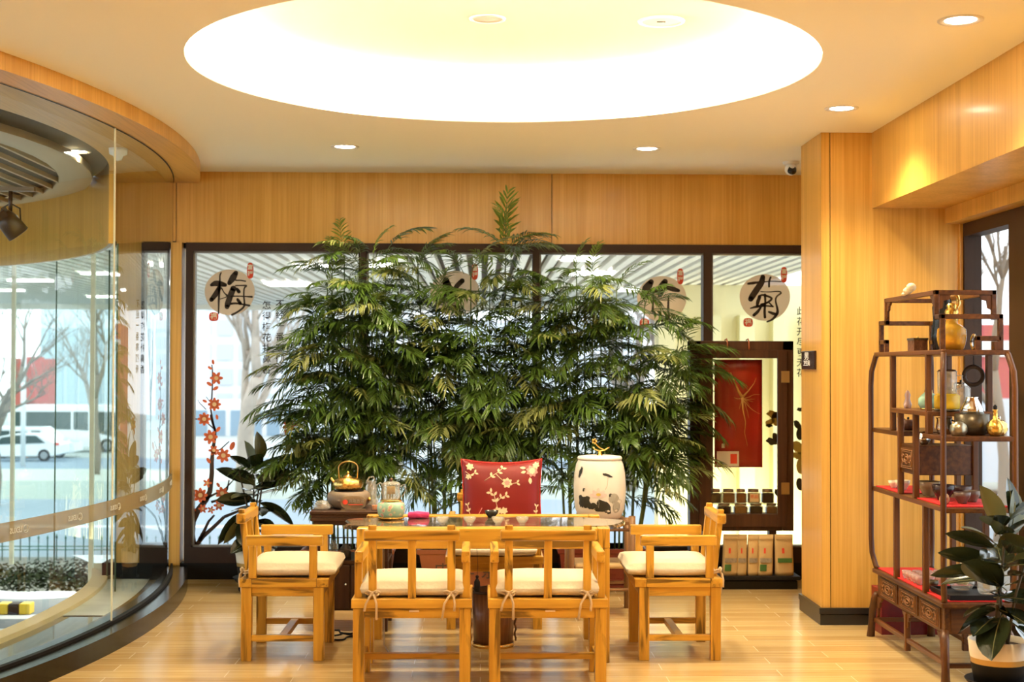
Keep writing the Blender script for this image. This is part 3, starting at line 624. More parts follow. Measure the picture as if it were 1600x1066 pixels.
EMB = [mat('embroidery_cream', (0.78,0.62,0.38), 0.6), mat('embroidery_pink', (0.70,0.28,0.24), 0.6)]
mb = MB()
def on(x, y):   # picture coordinates of the pillow face 0..1 (x right, y down)
    p = pil(-1+2*x, 1-2*y); return p + Vector((0, -0.0022, 0))
def petal(x, y, a, l, w_, mi):
    pts = [on(x+l*t_*math.cos(a) - w_*math.sin(PI*t_)*math.sin(a)*s_, y+(l*t_*math.sin(a) + w_*math.sin(PI*t_)*math.cos(a)*s_)*1.08) for s_ in (1, -1) for t_ in ((0.02,0.3,0.55,0.8,1.0) if s_ == 1 else (0.8,0.55,0.3))]
    c = on(x+l*.5*math.cos(a), y+l*.5*math.sin(a)*1.08); mb.add([c]+pts, [(0, i+1, (i+1) % len(pts)+1) for i in range(len(pts))], mi)
def flower(x, y, r, n_, mi, mi2=0):
    for k in range(n_): petal(x, y, 2*PI*k/n_+0.3, r, r*0.33, mi)
    for k in range(n_): petal(x, y, 2*PI*k/n_+0.7, r*0.55, r*0.2, mi2)
def stem(pts, mi=0, w_=0.004): mb.tube([on(*p) for p in pts], w_*0.5, 5, mi)
def sprig(pts, k=0.06, mi=0):
    stem(pts, mi)
    for i in range(1, len(pts)):
        a = math.atan2(pts[i][1]-pts[i-1][1], pts[i][0]-pts[i-1][0]); petal(*pts[i], a+0.8, k, k*0.26, mi); petal(*pts[i], a-0.8, k, k*0.26, mi)
flower(0.10,0.10,0.055,6,0); flower(0.07,0.24,0.04,5,0); sprig([(0.04,0.17),(0.10,0.22),(0.16,0.19)],.05)
sprig([(0.28,0.30),(0.36,0.24),(0.45,0.18),(0.5,0.12)],.06); stem([(0.42,0.2),(0.47,0.26),(0.52,0.31)]); flower(0.56,0.33,0.07,7,0,1); sprig([(0.62,0.34),(0.68,0.33)],.05)
flower(0.88,0.16,0.085,8,1,0); flower(0.93,0.08,0.05,6,0); petal(0.85,0.25,1.5,.09,.025,0); petal(0.8,.12,3.3,.08,.02,0); petal(0.8,.17,2.9,.07,.02,0)
sprig([(0.44,0.66),(0.42,0.58),(0.40,0.50),(0.36,0.46)],.06); sprig([(0.42,0.60),(0.48,0.53),(0.54,0.50)],.055)
flower(0.44,0.70,0.055,6,0); flower(0.52,0.70,0.05,6,0); stem([(0.48,0.72),(0.5,0.80),(0.52,0.92)]); sprig([(0.50,0.80),(0.53,0.84)],.05); flower(0.60,0.94,0.075,8,1,0)
sprig([(0.65,0.92),(0.70,0.86),(0.75,0.84)],.06); sprig([(0.74,0.84),(0.79,0.82)],.05)
flower(0.17,0.84,0.085,9,1,1); flower(0.28,0.80,0.06,6,0); sprig([(0.12,0.80),(0.08,0.70),(0.06,0.62)],.045,0); stem([(0.17,0.82),(0.22,0.72),(0.25,0.66)],1); stem([(0.17,0.9),(0.1,0.85),(0.04,0.8)],1)
sprig([(0.93,0.92),(0.94,0.82),(0.93,0.72),(0.94,0.64)],.045,0)
mb.build('embroidery', EMB, t)
# ================================================================== white lotus jar on its wooden stand
jx = P(937, 760, 8.72)
t = thing('jar_stand', 'brown bamboo-wood stand with round posts under the white lotus jar', 'stand', (jx.x, 8.72, 0))
SZ = 0.572
for x in (-0.185, 0.185):
    for y in (-0.15, 0.15): MB().tube([(x, y, 0), (x, y, 0.3), (x*0.99, y, SZ+0.03 if x > 0 and y < 0 else SZ-0.01)], 0.021, 10).build('post', BW('Z'), t)
MB().box(-0.16, 0.162, -0.165, 0.165, SZ-0.022, SZ).build('top_board', BW('X'), t, bevel=0.004)
MB().box(-0.16, 0.16, -0.15, 0.15, 0.285, 0.315).build('seat_board', mat('pale_log', (0.5,0.33,0.14), 0.6, var=0.3, scale=30), t, bevel=0.012)
for z in (0.16, 0.52):
    for y_ in (-.15, .15): MB().tube([(-0.18,y_,z),(0.18,y_,z)], 0.010, 8).build('stretcher', BW('X'), t)
t = thing('ceramic_jar', 'large white ceramic jar painted with a lotus, gold twig on its lid', 'jar', (jx.x, 8.72, SZ))
JP = [(0,0),(0.118,0),(0.13,0.012),(0.150,0.06),(0.158,0.13),(0.160,0.21),(0.155,0.28),(0.144,0.335),(0.132,0.36)]
MB().lathe(JP, (0,0,0), 48).build('body', mat('white_porcelain', (0.82,0.78,0.70), 0.35), t)
ld = MB().lathe([(0.10,0.36),(0.135,0.362),(0.138,0.372),(0.13,0.382),(0.10,0.386),(0,0.388)], (0,0,0), 48).build('lid', MC['white_porcelain'], t)
mb = MB(); mb.lathe([(0.02,0.386),(0.012,0.40),(0.01,0.412),(0.0,0.414)], (0,0,0), 12)
mb.tube([(-0.042,0,0.438),(-0.03,0,0.424),(0,0,0.414),(0.03,0,0.420),(0.06,0,0.436)], 0.0045, 8); mb.tube([(0.03,0,0.420),(0,0,0.434),(-0.02,0,0.452),(-0.03,0,0.466)], 0.004, 8)
for k in range(5): a = 2*PI*k/5; mb.sphere((-0.033+0.011*math.cos(a), 0, 0.474+0.011*math.sin(a)), 0.008, 8, 5)
mb.build('twig_knob', GOLD, ld)
def jr(z):
    for (r0, z0), (r1, z1) in zip(JP[:-1], JP[1:]):
        if z0 <= z <= z1 and z1 > z0: return r0 + (r1-r0)*(z-z0)/(z1-z0)
    return 0.13
def onj(x, z, e=0.0015):     # x = metres round the surface from the front, z height
    r = jr(z + (0.03 if z < 0.2 else 0))+e; a = -PI/2 + x/0.155; return (r*math.cos(a), r*math.sin(a), z + (0.03 if z < 0.2 else 0))
mb = MB()
def blob(cx_, cz_, rx, rz, mi, seed=0, n_=18, e=0.0015, rot=0):
    rr = random.Random(seed); pts = []
    for k in range(n_):
        a = 2*PI*k/n_; q = 1+rr.uniform(-.22,.22)*(mi == 0); dx = rx*q*math.cos(a); dz = rz*q*math.sin(a)
        pts.append(onj(cx_+dx*math.cos(rot)-dz*math.sin(rot), cz_+dx*math.sin(rot)+dz*math.cos(rot), e))
    mb.add([onj(cx_, cz_, e)]+pts, [(0, i+1, (i+1) % n_+1) for i in range(n_)], mi)
# ink leaves (black), pale wash, pink lotus
blob(-0.135,0.085,0.022,0.04,0,1); blob(-0.10,0.085,0.03,0.035,0,2,rot=-.7); blob(-0.06,0.06,0.035,0.02,0,3); blob(0.0,0.065,0.03,0.035,0,4); blob(0.035,0.045,0.022,0.04,0,5,rot=.5); blob(-0.005,0.04,0.04,0.014,0,6)
blob(0.075,0.105,0.035,0.03,1,7); blob(0.10,0.05,0.03,0.035,1,8); blob(-0.145,0.29,0.014,0.035,0,9,rot=-.3); blob(0.035,0.275,0.035,0.008,0,10,rot=-.35)
for a, l in ((0.3,.05),(0.9,.05),(1.57,.055),(2.2,.05),(2.85,.05)): blob(-0.02+0.55*l*math.cos(a), 0.115+0.5*l*math.sin(a), l*.5, l*.22, 2, 0, 14, 0.002, a)
blob(-0.02,0.13,0.014,0.009,3,0,12,0.003)
for x0 in ((0.038,0.27,0.02,0.16),(-0.02,0.10,-0.02,0.05)): mb.tube([onj(x0[0], x0[1]), onj((x0[0]+x0[2])/2+.004, (x0[1]+x0[3])/2), onj(x0[2], x0[3])], 0.0012, 4, 1)
ll = [onj(0.10+0.03*math.cos(a)*(1+.25*math.sin(5*a)), 0.075+0.035*math.sin(a)*(1+.25*math.sin(5*a)), .003) for a in lin(0,2*PI,41)]; mb.tube(ll, 0.0012, 4, 1)
for cx_, cz_ in ((-0.115,0.155),(0.048,0.125)): blob(cx_, cz_, 0.006, 0.010, 0, 3); blob(cx_+.006, cz_+.008, 0.008, 0.003, 0, 4)
mb.build('lotus_painting', [mat('ink_black',(0.03,0.028,0.02),0.5), mat('ink_wash',(0.45,0.42,0.34),0.5), mat('lotus_pink',(0.78,0.62,0.58),0.5), mat('lotus_yellow',(0.7,0.5,0.1),0.5)], t)
# ================================================================== bucket under the table, tassel, cable, sockets
bx = P(771, 980, 7.62)
t = thing('tea_bucket', 'brown bamboo slat bucket standing on the floor under the table', 'bucket', (bx.x, 7.68, 0))
MB().lathe([(0,0.01),(0.105,0.01),(0.118,0.30),(0.110,0.30),(0.098,0.03),(0,0.03)], (0,0,0), 36).build('body', wood('bucket_slats', (0.10,0.035,0.012), (0.26,0.11,0.04), 'Z', 0.35, 0.2, 90), t)
mb = MB(); mb.lathe([(0.108,0.0),(0.112,0.0),(0.112,0.022),(0.108,0.022)], (0,0,0), 36); mb.build('brass_hoop', GOLD, t)
mb = MB().lathe([(0.112,0.288),(0.122,0.288),(0.122,0.303),(0.112,0.303)], (0,0,0), 36); mb.build('rim', mat('dark_rim',(0.05,0.02,0.01),0.4), t)
CORD = mat('brown_cord',(0.2,0.1,0.04),0.8); a = [(-0.122+0.004*math.sin(k*1.7), -0.04, 0.22-0.021*k) for k in range(10)]; MB().tube(a, 0.004, 6).build('cord', CORD, t); mb = MB(); a = [(0.118+0.004*math.sin(k*1.7), -0.0, 0.16-0.015*k) for k in range(10)]; mb.tube(a, 0.005, 6); mb.build('cord', CORD, t)
tx = P(744, 880, 7.20)
t = thing('tassel', 'black tassel hanging from the table rail between the front chairs', 'tassel', (tx.x+.003, 7.205, 0.578))
MB().tube([(0,0,0),(0.006,0,-0.09),(0.002,0,-0.135)], 0.0012, 5).build('cord', BLACKM, t)
mb = MB(); mb.sphere((0.002,0,-0.14), 0.009, 8, 6); mb.lathe([(0.004,-0.145),(0.015,-0.165),(0.016,-0.205),(0.010,-0.215),(0,-0.215)], (0.002,0,0), 12); mb.build('fringe', BLACKM, t)
mb = MB(); q = P(603, 965, 7.78); f2 = [(q.x, 7.6, 0.55), (q.x+.003, 7.6, 0.02), (q.x+0.02, 7.55, 0.006), (q.x+0.04, 7.45, 0.006), (q.x+.0, 7.4, 0.006), (q.x-0.02, 7.33, 0.006)]
o = mb.tube(f2, 0.004, 6).build('power_cable', mat('grey_cable',(0.45,0.38,0.28),0.5)); tag(o, 'thin pale cable hanging under the table and curling on the floor', 'cable')
mb = MB(); y0 = 8.0
for k in range(3):
    pts = [(-0.93+0.12*t_+0.02*math.sin(6*t_+k), y0-0.14+0.05*math.sin(4*t_+2*k)+0.03*k, 0.006+0.012*k) for t_ in lin(0, 2.2, 16)]; mb.tube(pts, 0.005, 6)
o = mb.build('black_cable', BLACKM); tag(o, 'tangle of black cables on the floor by the dark cabinet', 'cable')
# ================================================================== plants
LEAFG = mat('palm_leaf', (0.060, 0.110, 0.016), 0.32, var=0.7, scale=3.0, spec=0.6)
LEAFY = mat('palm_leaf_young', (0.20, 0.30, 0.035), 0.45, var=0.3, scale=3.0)
LEAFO = mat('palm_leaf_olive', (0.22, 0.24, 0.07), 0.4, var=0.4, scale=3.0)
STEMG = mat('palm_cane', (0.11, 0.16, 0.035), 0.45, var=0.3, scale=12)
for m_ in (LEAFG, LEAFY, LEAFO):
    b_ = m_.node_tree.nodes['Principled BSDF']; nn_ = m_.node_tree; tr = nn_.nodes.new('ShaderNodeBsdfTranslucent'); tr.inputs[0].default_value = (0.16, 0.26, 0.03, 1)
    ms = nn_.nodes.new('ShaderNodeMixShader'); ms.inputs[0].default_value = 0.22; nn_.links.new(b_.outputs[0], ms.inputs[1]); nn_.links.new(tr.outputs[0], ms.inputs[2]); nn_.links.new(ms.outputs[0], nn_.nodes['Material Output'].inputs[0])
def frond_mesh(seed, length=0.55, n_=23, young=False, lift=0.5):
    rr = random.Random(seed); mb = MB(); pts = []
    th = lift; p = Vector((0, 0, 0)); N_ = 16; st = length/N_
    for i in range(N_+1):
        pts.append(p.copy()); p = p + Vector((math.cos(th), 0, math.sin(th)))*st; th -= (0.75+rr.uniform(0, .45))/N_
    mb.tube(pts, [0.0038-0.0026*i/N_ for i in range(N_+1)], 4, 1)
    for k in range(n_):
        s_ = 0.20 + 0.80*k/(n_-1); f = s_*N_; i = min(int(f), N_-1); base = pts[i].lerp(pts[i+1], f-i); tan = (pts[i+1]-pts[i]).normalized()
        ll = (0.205*math.sin(PI*(0.2+0.62*s_))**0.8)*(length/0.55)*rr.uniform(.88, 1.08); wd = 0.0088*rr.uniform(.85,1.2)
        for sd in (-1, 1):
            ang = math.radians(56 - 30*s_ + rr.uniform(-9, 9)); d = tan*math.cos(ang) + Vector((0, sd, 0))*math.sin(ang); up = Vector((0, 0, 1))
            droop = rr.uniform(0.02, 0.38)*ll; q = [base, base+d*ll*0.35+up*ll*0.05, base+d*ll*0.72-up*droop*0.35, base+d*ll*0.97-up*droop]
            side = d.cross(up).normalized()
            sv = [0.3, 1.0, 0.8, 0.03]; vs = []
            for j in range(4):
                vs += [q[j]-side*wd*sv[j] + up*0.003*sv[j], q[j]-up*0.002*sv[j], q[j]+side*wd*sv[j] + up*0.003*sv[j]]
            fs = []
            for j in range(3): a = j*3; fs += [(a, a+1, a+4, a+3), (a+1, a+2, a+5, a+4)]
            mb.add(vs, fs, 0, True)
    return mb
FM = []
for sd in range(7):
    o = frond_mesh(sd, 0.50+0.05*(sd % 3), 14+sd % 4, lift=0.35+0.12*(sd % 4)).build('frond', [LEAFO if sd == 2 else LEAFG, STEMG]); FM.append(o.data); bpy.data.objects.remove(o)
FY = []
for sd in range(3):
    o = frond_mesh(40+sd, 0.40, 9, lift=0.9).build('frond', [LEAFY, STEMG]); FY.append(o.data); bpy.data.objects.remove(o)
def planter(t, w_, d, h, m_, chars=False, panels=False):
    mb = MB(); b0 = 0.86
    def rect(sx, z): return [(-w_/2*sx, -d/2*(sx if sx > .9 else .9), z), (w_/2*sx, -d/2*(sx if sx > .9 else .9), z), (w_/2*sx, d/2, z), (-w_/2*sx, d/2, z)]
    rings = [rect(b0, 0), rect(0.96, h-0.035), rect(1.0, h-0.03), rect(1.0, h), rect(0.95, h), rect(0.94, h-0.04)]
    vs = [p for r in rings for p in r]; fs = [(i*4+k, i*4+(k+1)%4, (i+1)*4+(k+1)%4, (i+1)*4+k) for i in range(5) for k in range(4)] + [(3,2,1,0)]
    mb.add(vs, fs); p = mb.build('planter', m_, t, bevel=0.004)
    MB().box(-w_/2*.94, w_/2*.94, -d/2*.9, d/2*.94, h-0.07, h-0.035).build('soil', SOIL, t)
    if chars:
        text_mesh('lettering', '中 华 茶', mat('ink_brown', (0.06,0.03,0.015), 0.6), p, 0.12, 0.001, Matrix.Translation((-0.12, -d/2*0.94-0.004, h*0.48)) @ Matrix.Rotation(math.radians(-4), 4, 'X') @ FACE)
    if panels:
        mb = MB()
        for z in (0.03, 0.07): mb.box(-w_/2*.93, w_/2*.93, -d/2-.006, -d/2+.03, z, z+0.012)
        for x in (-0.2, 0.03, 0.2): mb.box(x-0.06, x+0.06, -d/2-0.001, -d/2+.02, 0.12, 0.20)
        mb.build('moulding', m_, p)
        MB().tube([(0.0+0.02*math.cos(a)-.13, -d/2-0.012, 0.16+0.02*math.sin(a)) for a in lin(0,2*PI,13)], 0.003, 6).build('ring_handle', GOLD, p)
def palm(label, cx_, cy_, w_, d, h, m_, canes, seed, fronds_n, extra=(), **k):
    rr = random.Random(seed); t = thing('potted_palm', label, 'potted plant', (cx_, cy_, 0), group='bushy palms along the window'); planter(t, w_, d, h, m_, **k)
    spots = []
    for (x, z, dx) in canes:
        xb = max(-w_/2*.8, min(w_/2*.8, x - dx)); yb = rr.uniform(-d*.3, d*.3); yt = max(-0.30, min(0.15, yb*1.2))
        pts = [(xb, yb, h-0.05), (xb+(x-xb)*.35, yb, h+(z-h)*.5), (x, yt, z)]
        mb = MB(); mb.tube([Vector(pts[0]).lerp(Vector(pts[1]), f) for f in (0, .5)] + [Vector(pts[1]), Vector(pts[1]).lerp(Vector(pts[2]), .5), Vector(pts[2])], [0.007, 0.007, 0.006, 0.005, 0.0035], 6)
        mb.build('cane', STEMG, t); spots.append((Vector(pts[1]), Vector(pts[2])))
    cnt = 0
    bulk = []; NB = 330
    for i in range(fronds_n + NB):
        a, b_ = spots[i % len(spots)]; top = (i // len(spots)) == 0
        f = 1.0 if top else -0.45 + 1.45*rr.random()**0.65; p = a.lerp(b_, f)
        if not top and p.z < .55: p.z = rr.uniform(.55, 1.3)
        me = rr.choice(FY if (top and rr.random() < .45) else FM)
        small = i >= fronds_n
        if small: me = rr.choice(FM); p = p + Vector((rr.uniform(-.05,.05), rr.uniform(-.03,.06), 0))
        o = bpy.data.objects.new('frond', me); C.objects.link(o); o.parent = t; o.location = p
        az = rr.uniform(0, 2*PI)
        if math.sin(az) > 0.25: az = -az                                     # the wall is behind them
        if p.y > 0.05 and math.sin(az) > 0: az = -az
        o.rotation_euler = (rr.uniform(-.35,.35), rr.uniform(-0.3, 0.45) if not top else rr.uniform(-.75,-.1), az)
        s_ = rr.uniform(0.72, 1.0)*(0.9 if not top else 0.75); o.scale = (s_, s_, s_)
        if small: o.scale = (s_*.86,)*3; bulk.append(o)
    vs = []; fs = []; mi = []
    for o in bulk:
        Mx = Matrix.LocRotScale(o.location, o.rotation_euler, o.scale); off = len(vs); vs += [tuple(Mx @ v.co) for v in o.data.vertices]
        for pl_ in o.data.polygons: fs.append([off + q for q in pl_.vertices]); mi.append(2 if (pl_.material_index == 0 and o.data.materials[0] is LEAFO) else pl_.material_index)
        bpy.data.objects.remove(o)
    me = bpy.data.meshes.new('foliage'); me.from_pydata(vs, [], fs); me.materials.append(LEAFG); me.materials.append(STEMG); me.materials.append(LEAFO); me.polygons.foreach_set('material_index', mi); me.polygons.foreach_set('use_smooth', [True]*len(mi))
    fo = bpy.data.objects.new('foliage', me); C.objects.link(fo); fo.parent = t; fo['kind'] = 'stuff'
    for (x, y, z, az, tilt, s_) in extra:
        o = bpy.data.objects.new('frond', FY[0]); C.objects.link(o); o.parent = t; o.location = (x, y, z); o.rotation_euler = (0, tilt, az); o.scale = (s_,)*3
    return t
TERRA = mat('terracotta', (0.26, 0.075, 0.022), 0.5, var=0.15, scale=10); DRED = mat('dark_red_lacquer', (0.16, 0.025, 0.012), 0.35)
def cx(px, Y=9.62): return P(px, 600, Y).x
def zz(py, Y=9.6): return P(700, py, Y).z
# group A (left), B (middle), C (right)
XA, XB, XC = cx(546), cx(757), cx(940)
def canes(X, lst): return [(cx(px)-X, zz(py), (cx(px)-X)*sp) for px, py, sp in lst]
palm('bushy palm in the left terracotta planter, behind the dark tea cabinet', XA, 9.68, 0.62, 0.34, 0.28, TERRA,
     canes(XA, [(480,600,.4),(500,520,.3),(510,450,.3),(512,560,.2),(515,430,.1),(528,500,.1),(545,460,0),(560,405,0),(575,520,0),(590,440,.1),(600,390,.1),(612,480,.1),(625,560,.2),(500,680,.1),(550,650,0),(600,660,0),(640,620,.3),(630,520,.3),(470,700,.3),(515,412,.2),(535,400,.1),(583,410,.1),(485,640,.3)]), 3, 92)
palm('tall bushy palm in the middle terracotta planter with writing on it, behind the red pillow', XB, 9.68, 0.90, 0.34, 0.28, TERRA,
     canes(XB, [(650,430,.3),(665,500,.2),(680,470,.2),(700,540,.1),(715,530,.1),(730,500,0),(745,470,0),(760,560,0),(790,385,0),(805,470,0),(775,520,0),(820,560,.1),(690,600,.1),(740,640,0),(790,620,0),(660,580,.2),(720,590,0),(770,660,0),(830,640,.2),(650,410,.2),(690,520,.1),(735,425,.1),(765,440,0),(820,480,.1)]), 5, 98, chars=True,
     extra=[(cx(790)-XB, 0, zz(385), -1.4, -.95, .95), (cx(790)-XB, -.02, zz(390), -.6, -1.0, .8), (cx(790)-XB, -.02, zz(385), 3.6, -.9, .7), (cx(790)-XB, -.03, zz(390), 3.3, .0, .85), (cx(790)-XB, -.03, zz(390), 0.1, .1, .85)])
palm('bushy palm in the dark red planter, behind the white jar', XC, 9.68, 0.60, 0.34, 0.285, DRED,
     canes(XC, [(860,500,.3),(880,450,.2),(900,430,.1),(915,480,.1),(925,440,0),(940,520,0),(955,480,.1),(970,560,.1),(985,500,.2),(1010,470,.3),(1040,560,.4),(1060,540,.4),(1000,640,.2),(900,600,.1),(950,630,0),(1030,660,.3),(870,640,.2),(1058,600,.45),(1068,545,.5),(890,480,.1),(965,450,.1),(1050,640,.4)]), 9, 90, panels=True)
# ---- rubber plants
FIC = mat('rubber_leaf', (0.022, 0.030, 0.012), 0.18, var=0.5, scale=5, coat=0.4); FICM = mat('rubber_midrib', (0.20, 0.19, 0.06), 0.4)
FICY = mat('rubber_leaf_olive', (0.10, 0.10, 0.03), 0.3, var=0.3, scale=5)
def leaf(mb, base, az, el, L_, W_, roll=0.0, mi=0, curl=0.5):
    M = Matrix.Translation(base) @ Matrix.Rotation(az, 4, 'Z') @ Matrix.Rotation(-el, 4, 'Y') @ Matrix.Rotation(roll, 4, 'X')
    n_ = 8; vs = []; 
    for i in range(n_+1):
        t_ = i/n_; w_ = W_/2*math.sin(PI*min(1, t_*0.96+0.03))**0.75; x = L_*(0.12+0.88*t_); z = -curl*L_*0.28*t_*t_
        if i == n_: w_ = 0.0005
        vs += [M @ Vector((x, -w_, z+w_*0.25)), M @ Vector((x, -w_*0.5, z+w_*.1)), M @ Vector((x, 0, z-0.002)), M @ Vector((x, w_*.5, z+w_*.1)), M @ Vector((x, w_, z+w_*0.25))]
    fs = [(i*5+j, i*5+j+1, (i+1)*5+j+1, (i+1)*5+j) for i in range(n_) for j in range(4)]
    sv = mb.M; mb.M = Matrix(); mb.add(vs, fs, mi, True)
    mb.tube([M @ Vector((0, 0, 0))] + [M @ Vector((L_*(0.12+0.88*t_), 0, -curl*L_*0.28*t_*t_+0.001)) for t_ in (0, .3, .6, .93)], [0.003, 0.0028, 0.0022, 0.0016, 0.0008], 5, 1); mb.M = sv
def rubber_plant(label, loc, seed, leaves, h, s_=1.0, R=0.135):
    rr = random.Random(seed); t = thing('rubber_plant', label, 'potted plant', loc)
    z0 = 0.075
    pot = MB().lathe([(0,z0+.002),(R*.80,z0+.002),(R*.91,z0+.095)], (0,0,0), 40).build('pot', BLACKM, t)
    MB().lathe([(R*.91,z0+.095),(R*.93,z0+.120)], (0,0,0), 40).build('gold_band', mat('gold_band', (0.55,0.33,0.10), 0.35, metal=.6), pot)
    MB().lathe([(R*.93,z0+.120),(R,z0+.198),(R*.94,z0+.198),(R*.90,z0+.17)], (0,0,0), 40).build('white_rim', mat('cream_pot', (0.78,0.66,0.50), 0.45), pot)
    MB().lathe([(0,z0+.17),(R*.91,z0+.17)], (0,0,0), 30).build('soil', SOIL, t)
    tr = MB().lathe([(0,z0-.01),(R*.95,z0-.01),(R*1.12,z0+.02),(R*1.10,z0+.022),(R*.9,z0),(0,z0)], (0,0,0), 36).build('caster_tray', BLACKM, t)
    for k in range(4):
        a = PI/4+PI/2*k; MB().lathe([(0,-.012),(.022,-.012),(.024,0),(.022,.012),(0,.012)], (0,0,0), 14).build('caster', BLACKM, tr).matrix_local = Matrix.Translation((R*.8*math.cos(a), R*.8*math.sin(a), 0.026)) @ Matrix.Rotation(PI/2, 4, 'X')
        mb = MB(); mb.box(R*.8*math.cos(a)-.008, R*.8*math.cos(a)+.008, R*.8*math.sin(a)-.016, R*.8*math.sin(a)+.016, 0.045, z0-.008); mb.build('caster_bracket', BLACKM, tr)
    stems = [(rr.uniform(-.04,.04), rr.uniform(-.03,.03), rr.uniform(-.10,.10)*s_, rr.uniform(-.08,.03)) for _ in range(4)]
    for a, b_, c_, d in stems: MB().tube([(a,b_,z0+.16),(a+c_*.3,b_+d*.4,z0+.17+h*.4),(a+c_,b_+d,z0+.17+h*.92)], [.009,.007,.005], 8).build('stem', mat('rubber_stem',(0.10,0.07,0.03),0.6), t)
    mb = MB()
    for i, lf in enumerate(leaves):
        x, y, z, az, el, L_, W_ = lf[:7]; L_ *= s_; W_ *= s_*1.12; mi = lf[7] if len(lf) > 7 else 0; roll = lf[8] if len(lf) > 8 else 0
        leaf(mb, (x, y, z), math.radians(az), math.radians(el), L_, W_, math.radians(roll), mi)
    mb.build('foliage', [FIC, FICM, FICY], t); return t
# explicit leaves for the silhouette (az: 0 right, 180 left, -90 towards the viewer) + random filling
def fill(n_, seed, h0, h1, r=0.03, L0=.15, L1=.22):
    rr = random.Random(seed); out = []
    for i in range(n_):
        f = i/n_; az = (i*137.5) % 360
        if 30 < az < 150: az = -az
        out.append((rr.uniform(-r, r), rr.uniform(-r, r)-.02, h0+(h1-h0)*f, az, 55*f-15+rr.uniform(-12, 12), rr.uniform(L0, L1), rr.uniform(.080,.105), 2 if rr.random() < .22 else 0, rr.uniform(-40,40)))
    return out
LL = [(0,-.03,.70,170,28,.27,.085,0,60),(0,-.03,.66,15,25,.26,.075,0,-50),(-.02,-.02,.80,125,75,.20,.11,2,90),(.02,-.05,.84,70,78,.22,.13,2,85),(0.02,-.04,.72,-20,35,.24,.09,0,-60),(0,0,.56,200,-38,.33,.11,0,50),(0,0,.60,-5,-25,.30,.12,0,-40),(0,0,.50,215,-30,.28,.10,2,60),(0,-.02,.60,180,5,.24,.09,0,70),(0,-.02,.42,-40,-20,.25,.11,0,-30),(.05,-.02,.75,5,15,.20,.07,0,-70),(-.02,0,.78,60,65,.2,.09,0,80),(-.02,-.03,.52,-100,-50,.24,.13,0,0)]
lx = P(396, 880, 9.50)
rubber_plant('rubber plant with glossy dark leaves in a black and cream pot, by the left window', (lx.x, 9.56, 0), 21, LL + fill(24, 1, .36, .84), .62, 1.05, 0.13)
LR = [(0.0,-.04,.72,120,72,.23,.12,2,75),(0.03,-.05,.72,45,58,.24,.10,2,80),(0,-.03,.62,172,12,.25,.065,0,70),(0,-.03,.60,178,-4,.29,.05,0,80),(0,-.03,.68,165,20,.22,.06,0,60),(0.02,-.05,.50,-160,35,.26,.12,0,40),(0,-.03,.42,200,-15,.24,.09,0,50),(0,-.05,.40,-125,-30,.25,.13,0,20),(.04,0,.60,10,25,.24,.10,0,-60),(.04,0,.68,30,60,.24,.08,0,-80),(.05,0,.46,-20,0,.25,.12,0,-40),(.02,-.02,.56,80,40,.2,.1,0,0),(.04,-.05,.36,-60,-25,.25,.13,0,0),(.06,0,.78,60,75,.2,.07,0,60)]
rx = P(1560, 1000, 6.40)
rubber_plant('rubber plant with broad dark leaves in a cream and black pot, by the carved shelf', (rx.x, 6.40, 0), 22, LR + fill(22, 2, .36, .80), .55, 1.14, 0.133)
# a narrow plant with burgundy leaves far left of the window is not built: the photograph shows only its reflection
# ================================================================== ceiling fittings
def downlight(px, py, label, z=ZC, pos=None, power=K_SPOT, r=0.075, group='round ceiling downlights', ang=130):
    if pos is None:
        q = P(px, py, 5); k = (z-1.49)/(q.z-1.49); pos = (q.x*k, q.y*k)
    t = thing('downlight', label, 'ceiling light', (pos[0], pos[1], z), group=group)
    MB().lathe([(r*.8, -.001), (r, -.006), (r*1.18, -.005), (r*1.2, 0)], (0,0,0), 32).build('trim_ring', WHITE, t)
    MB().lathe([(0,-.0015),(r*.82,-.0015)], (0,0,0), 32).build('lamp', emit('lamp_emission', (1, .93, .78), 22), t)
    d = bpy.data.lights.new('lamp_beam', 'SPOT'); d.energy = power; d.color = WARM; d.spot_size = math.radians(ang); d.spot_blend = 0.7; d.shadow_soft_size = r
    o = bpy.data.objects.new('lamp_beam', d); C.objects.link(o); o.parent = t; o.location = (0, 0, -0.012)
    return t
downlight(539, 229, 'small round ceiling downlight over the left of the window wall')
downlight(1011, 232, 'small round ceiling downlight over the right of the window wall')
downlight(1315, 169, 'round ceiling downlight in front of the wooden column')
downlight(1501, 31, 'round ceiling downlight nearest the right-hand bulkhead')
downlight(563, 92, 'downlight at the left inside the circular ceiling recess', z=ZC+.27)
downlight(1003, 95, 'downlight at the right inside the circular ceiling recess', z=ZC+.27)
for x, y in ((-1.3, 4.6), (1.9, 3.4), (-1.0, 2.2), (1.0, 2.2), (-1.0, 0.2), (1.0, 0.2), (-1.6, 6.9)):
    if (x, y) == (-1.6, 6.9): continue
    downlight(0, 0, 'unseen round ceiling downlight added behind or above the camera as fill light', pos=(x, y))  # extra lamps out of view, added to brighten the room
q = P(120, 236, 8); k = (2.868-1.49)/(q.z-1.49)
downlight(0, 0, 'round downlight set in the dark ring of the entrance ceiling', z=2.866, pos=(q.x*k, q.y*k), power=30)
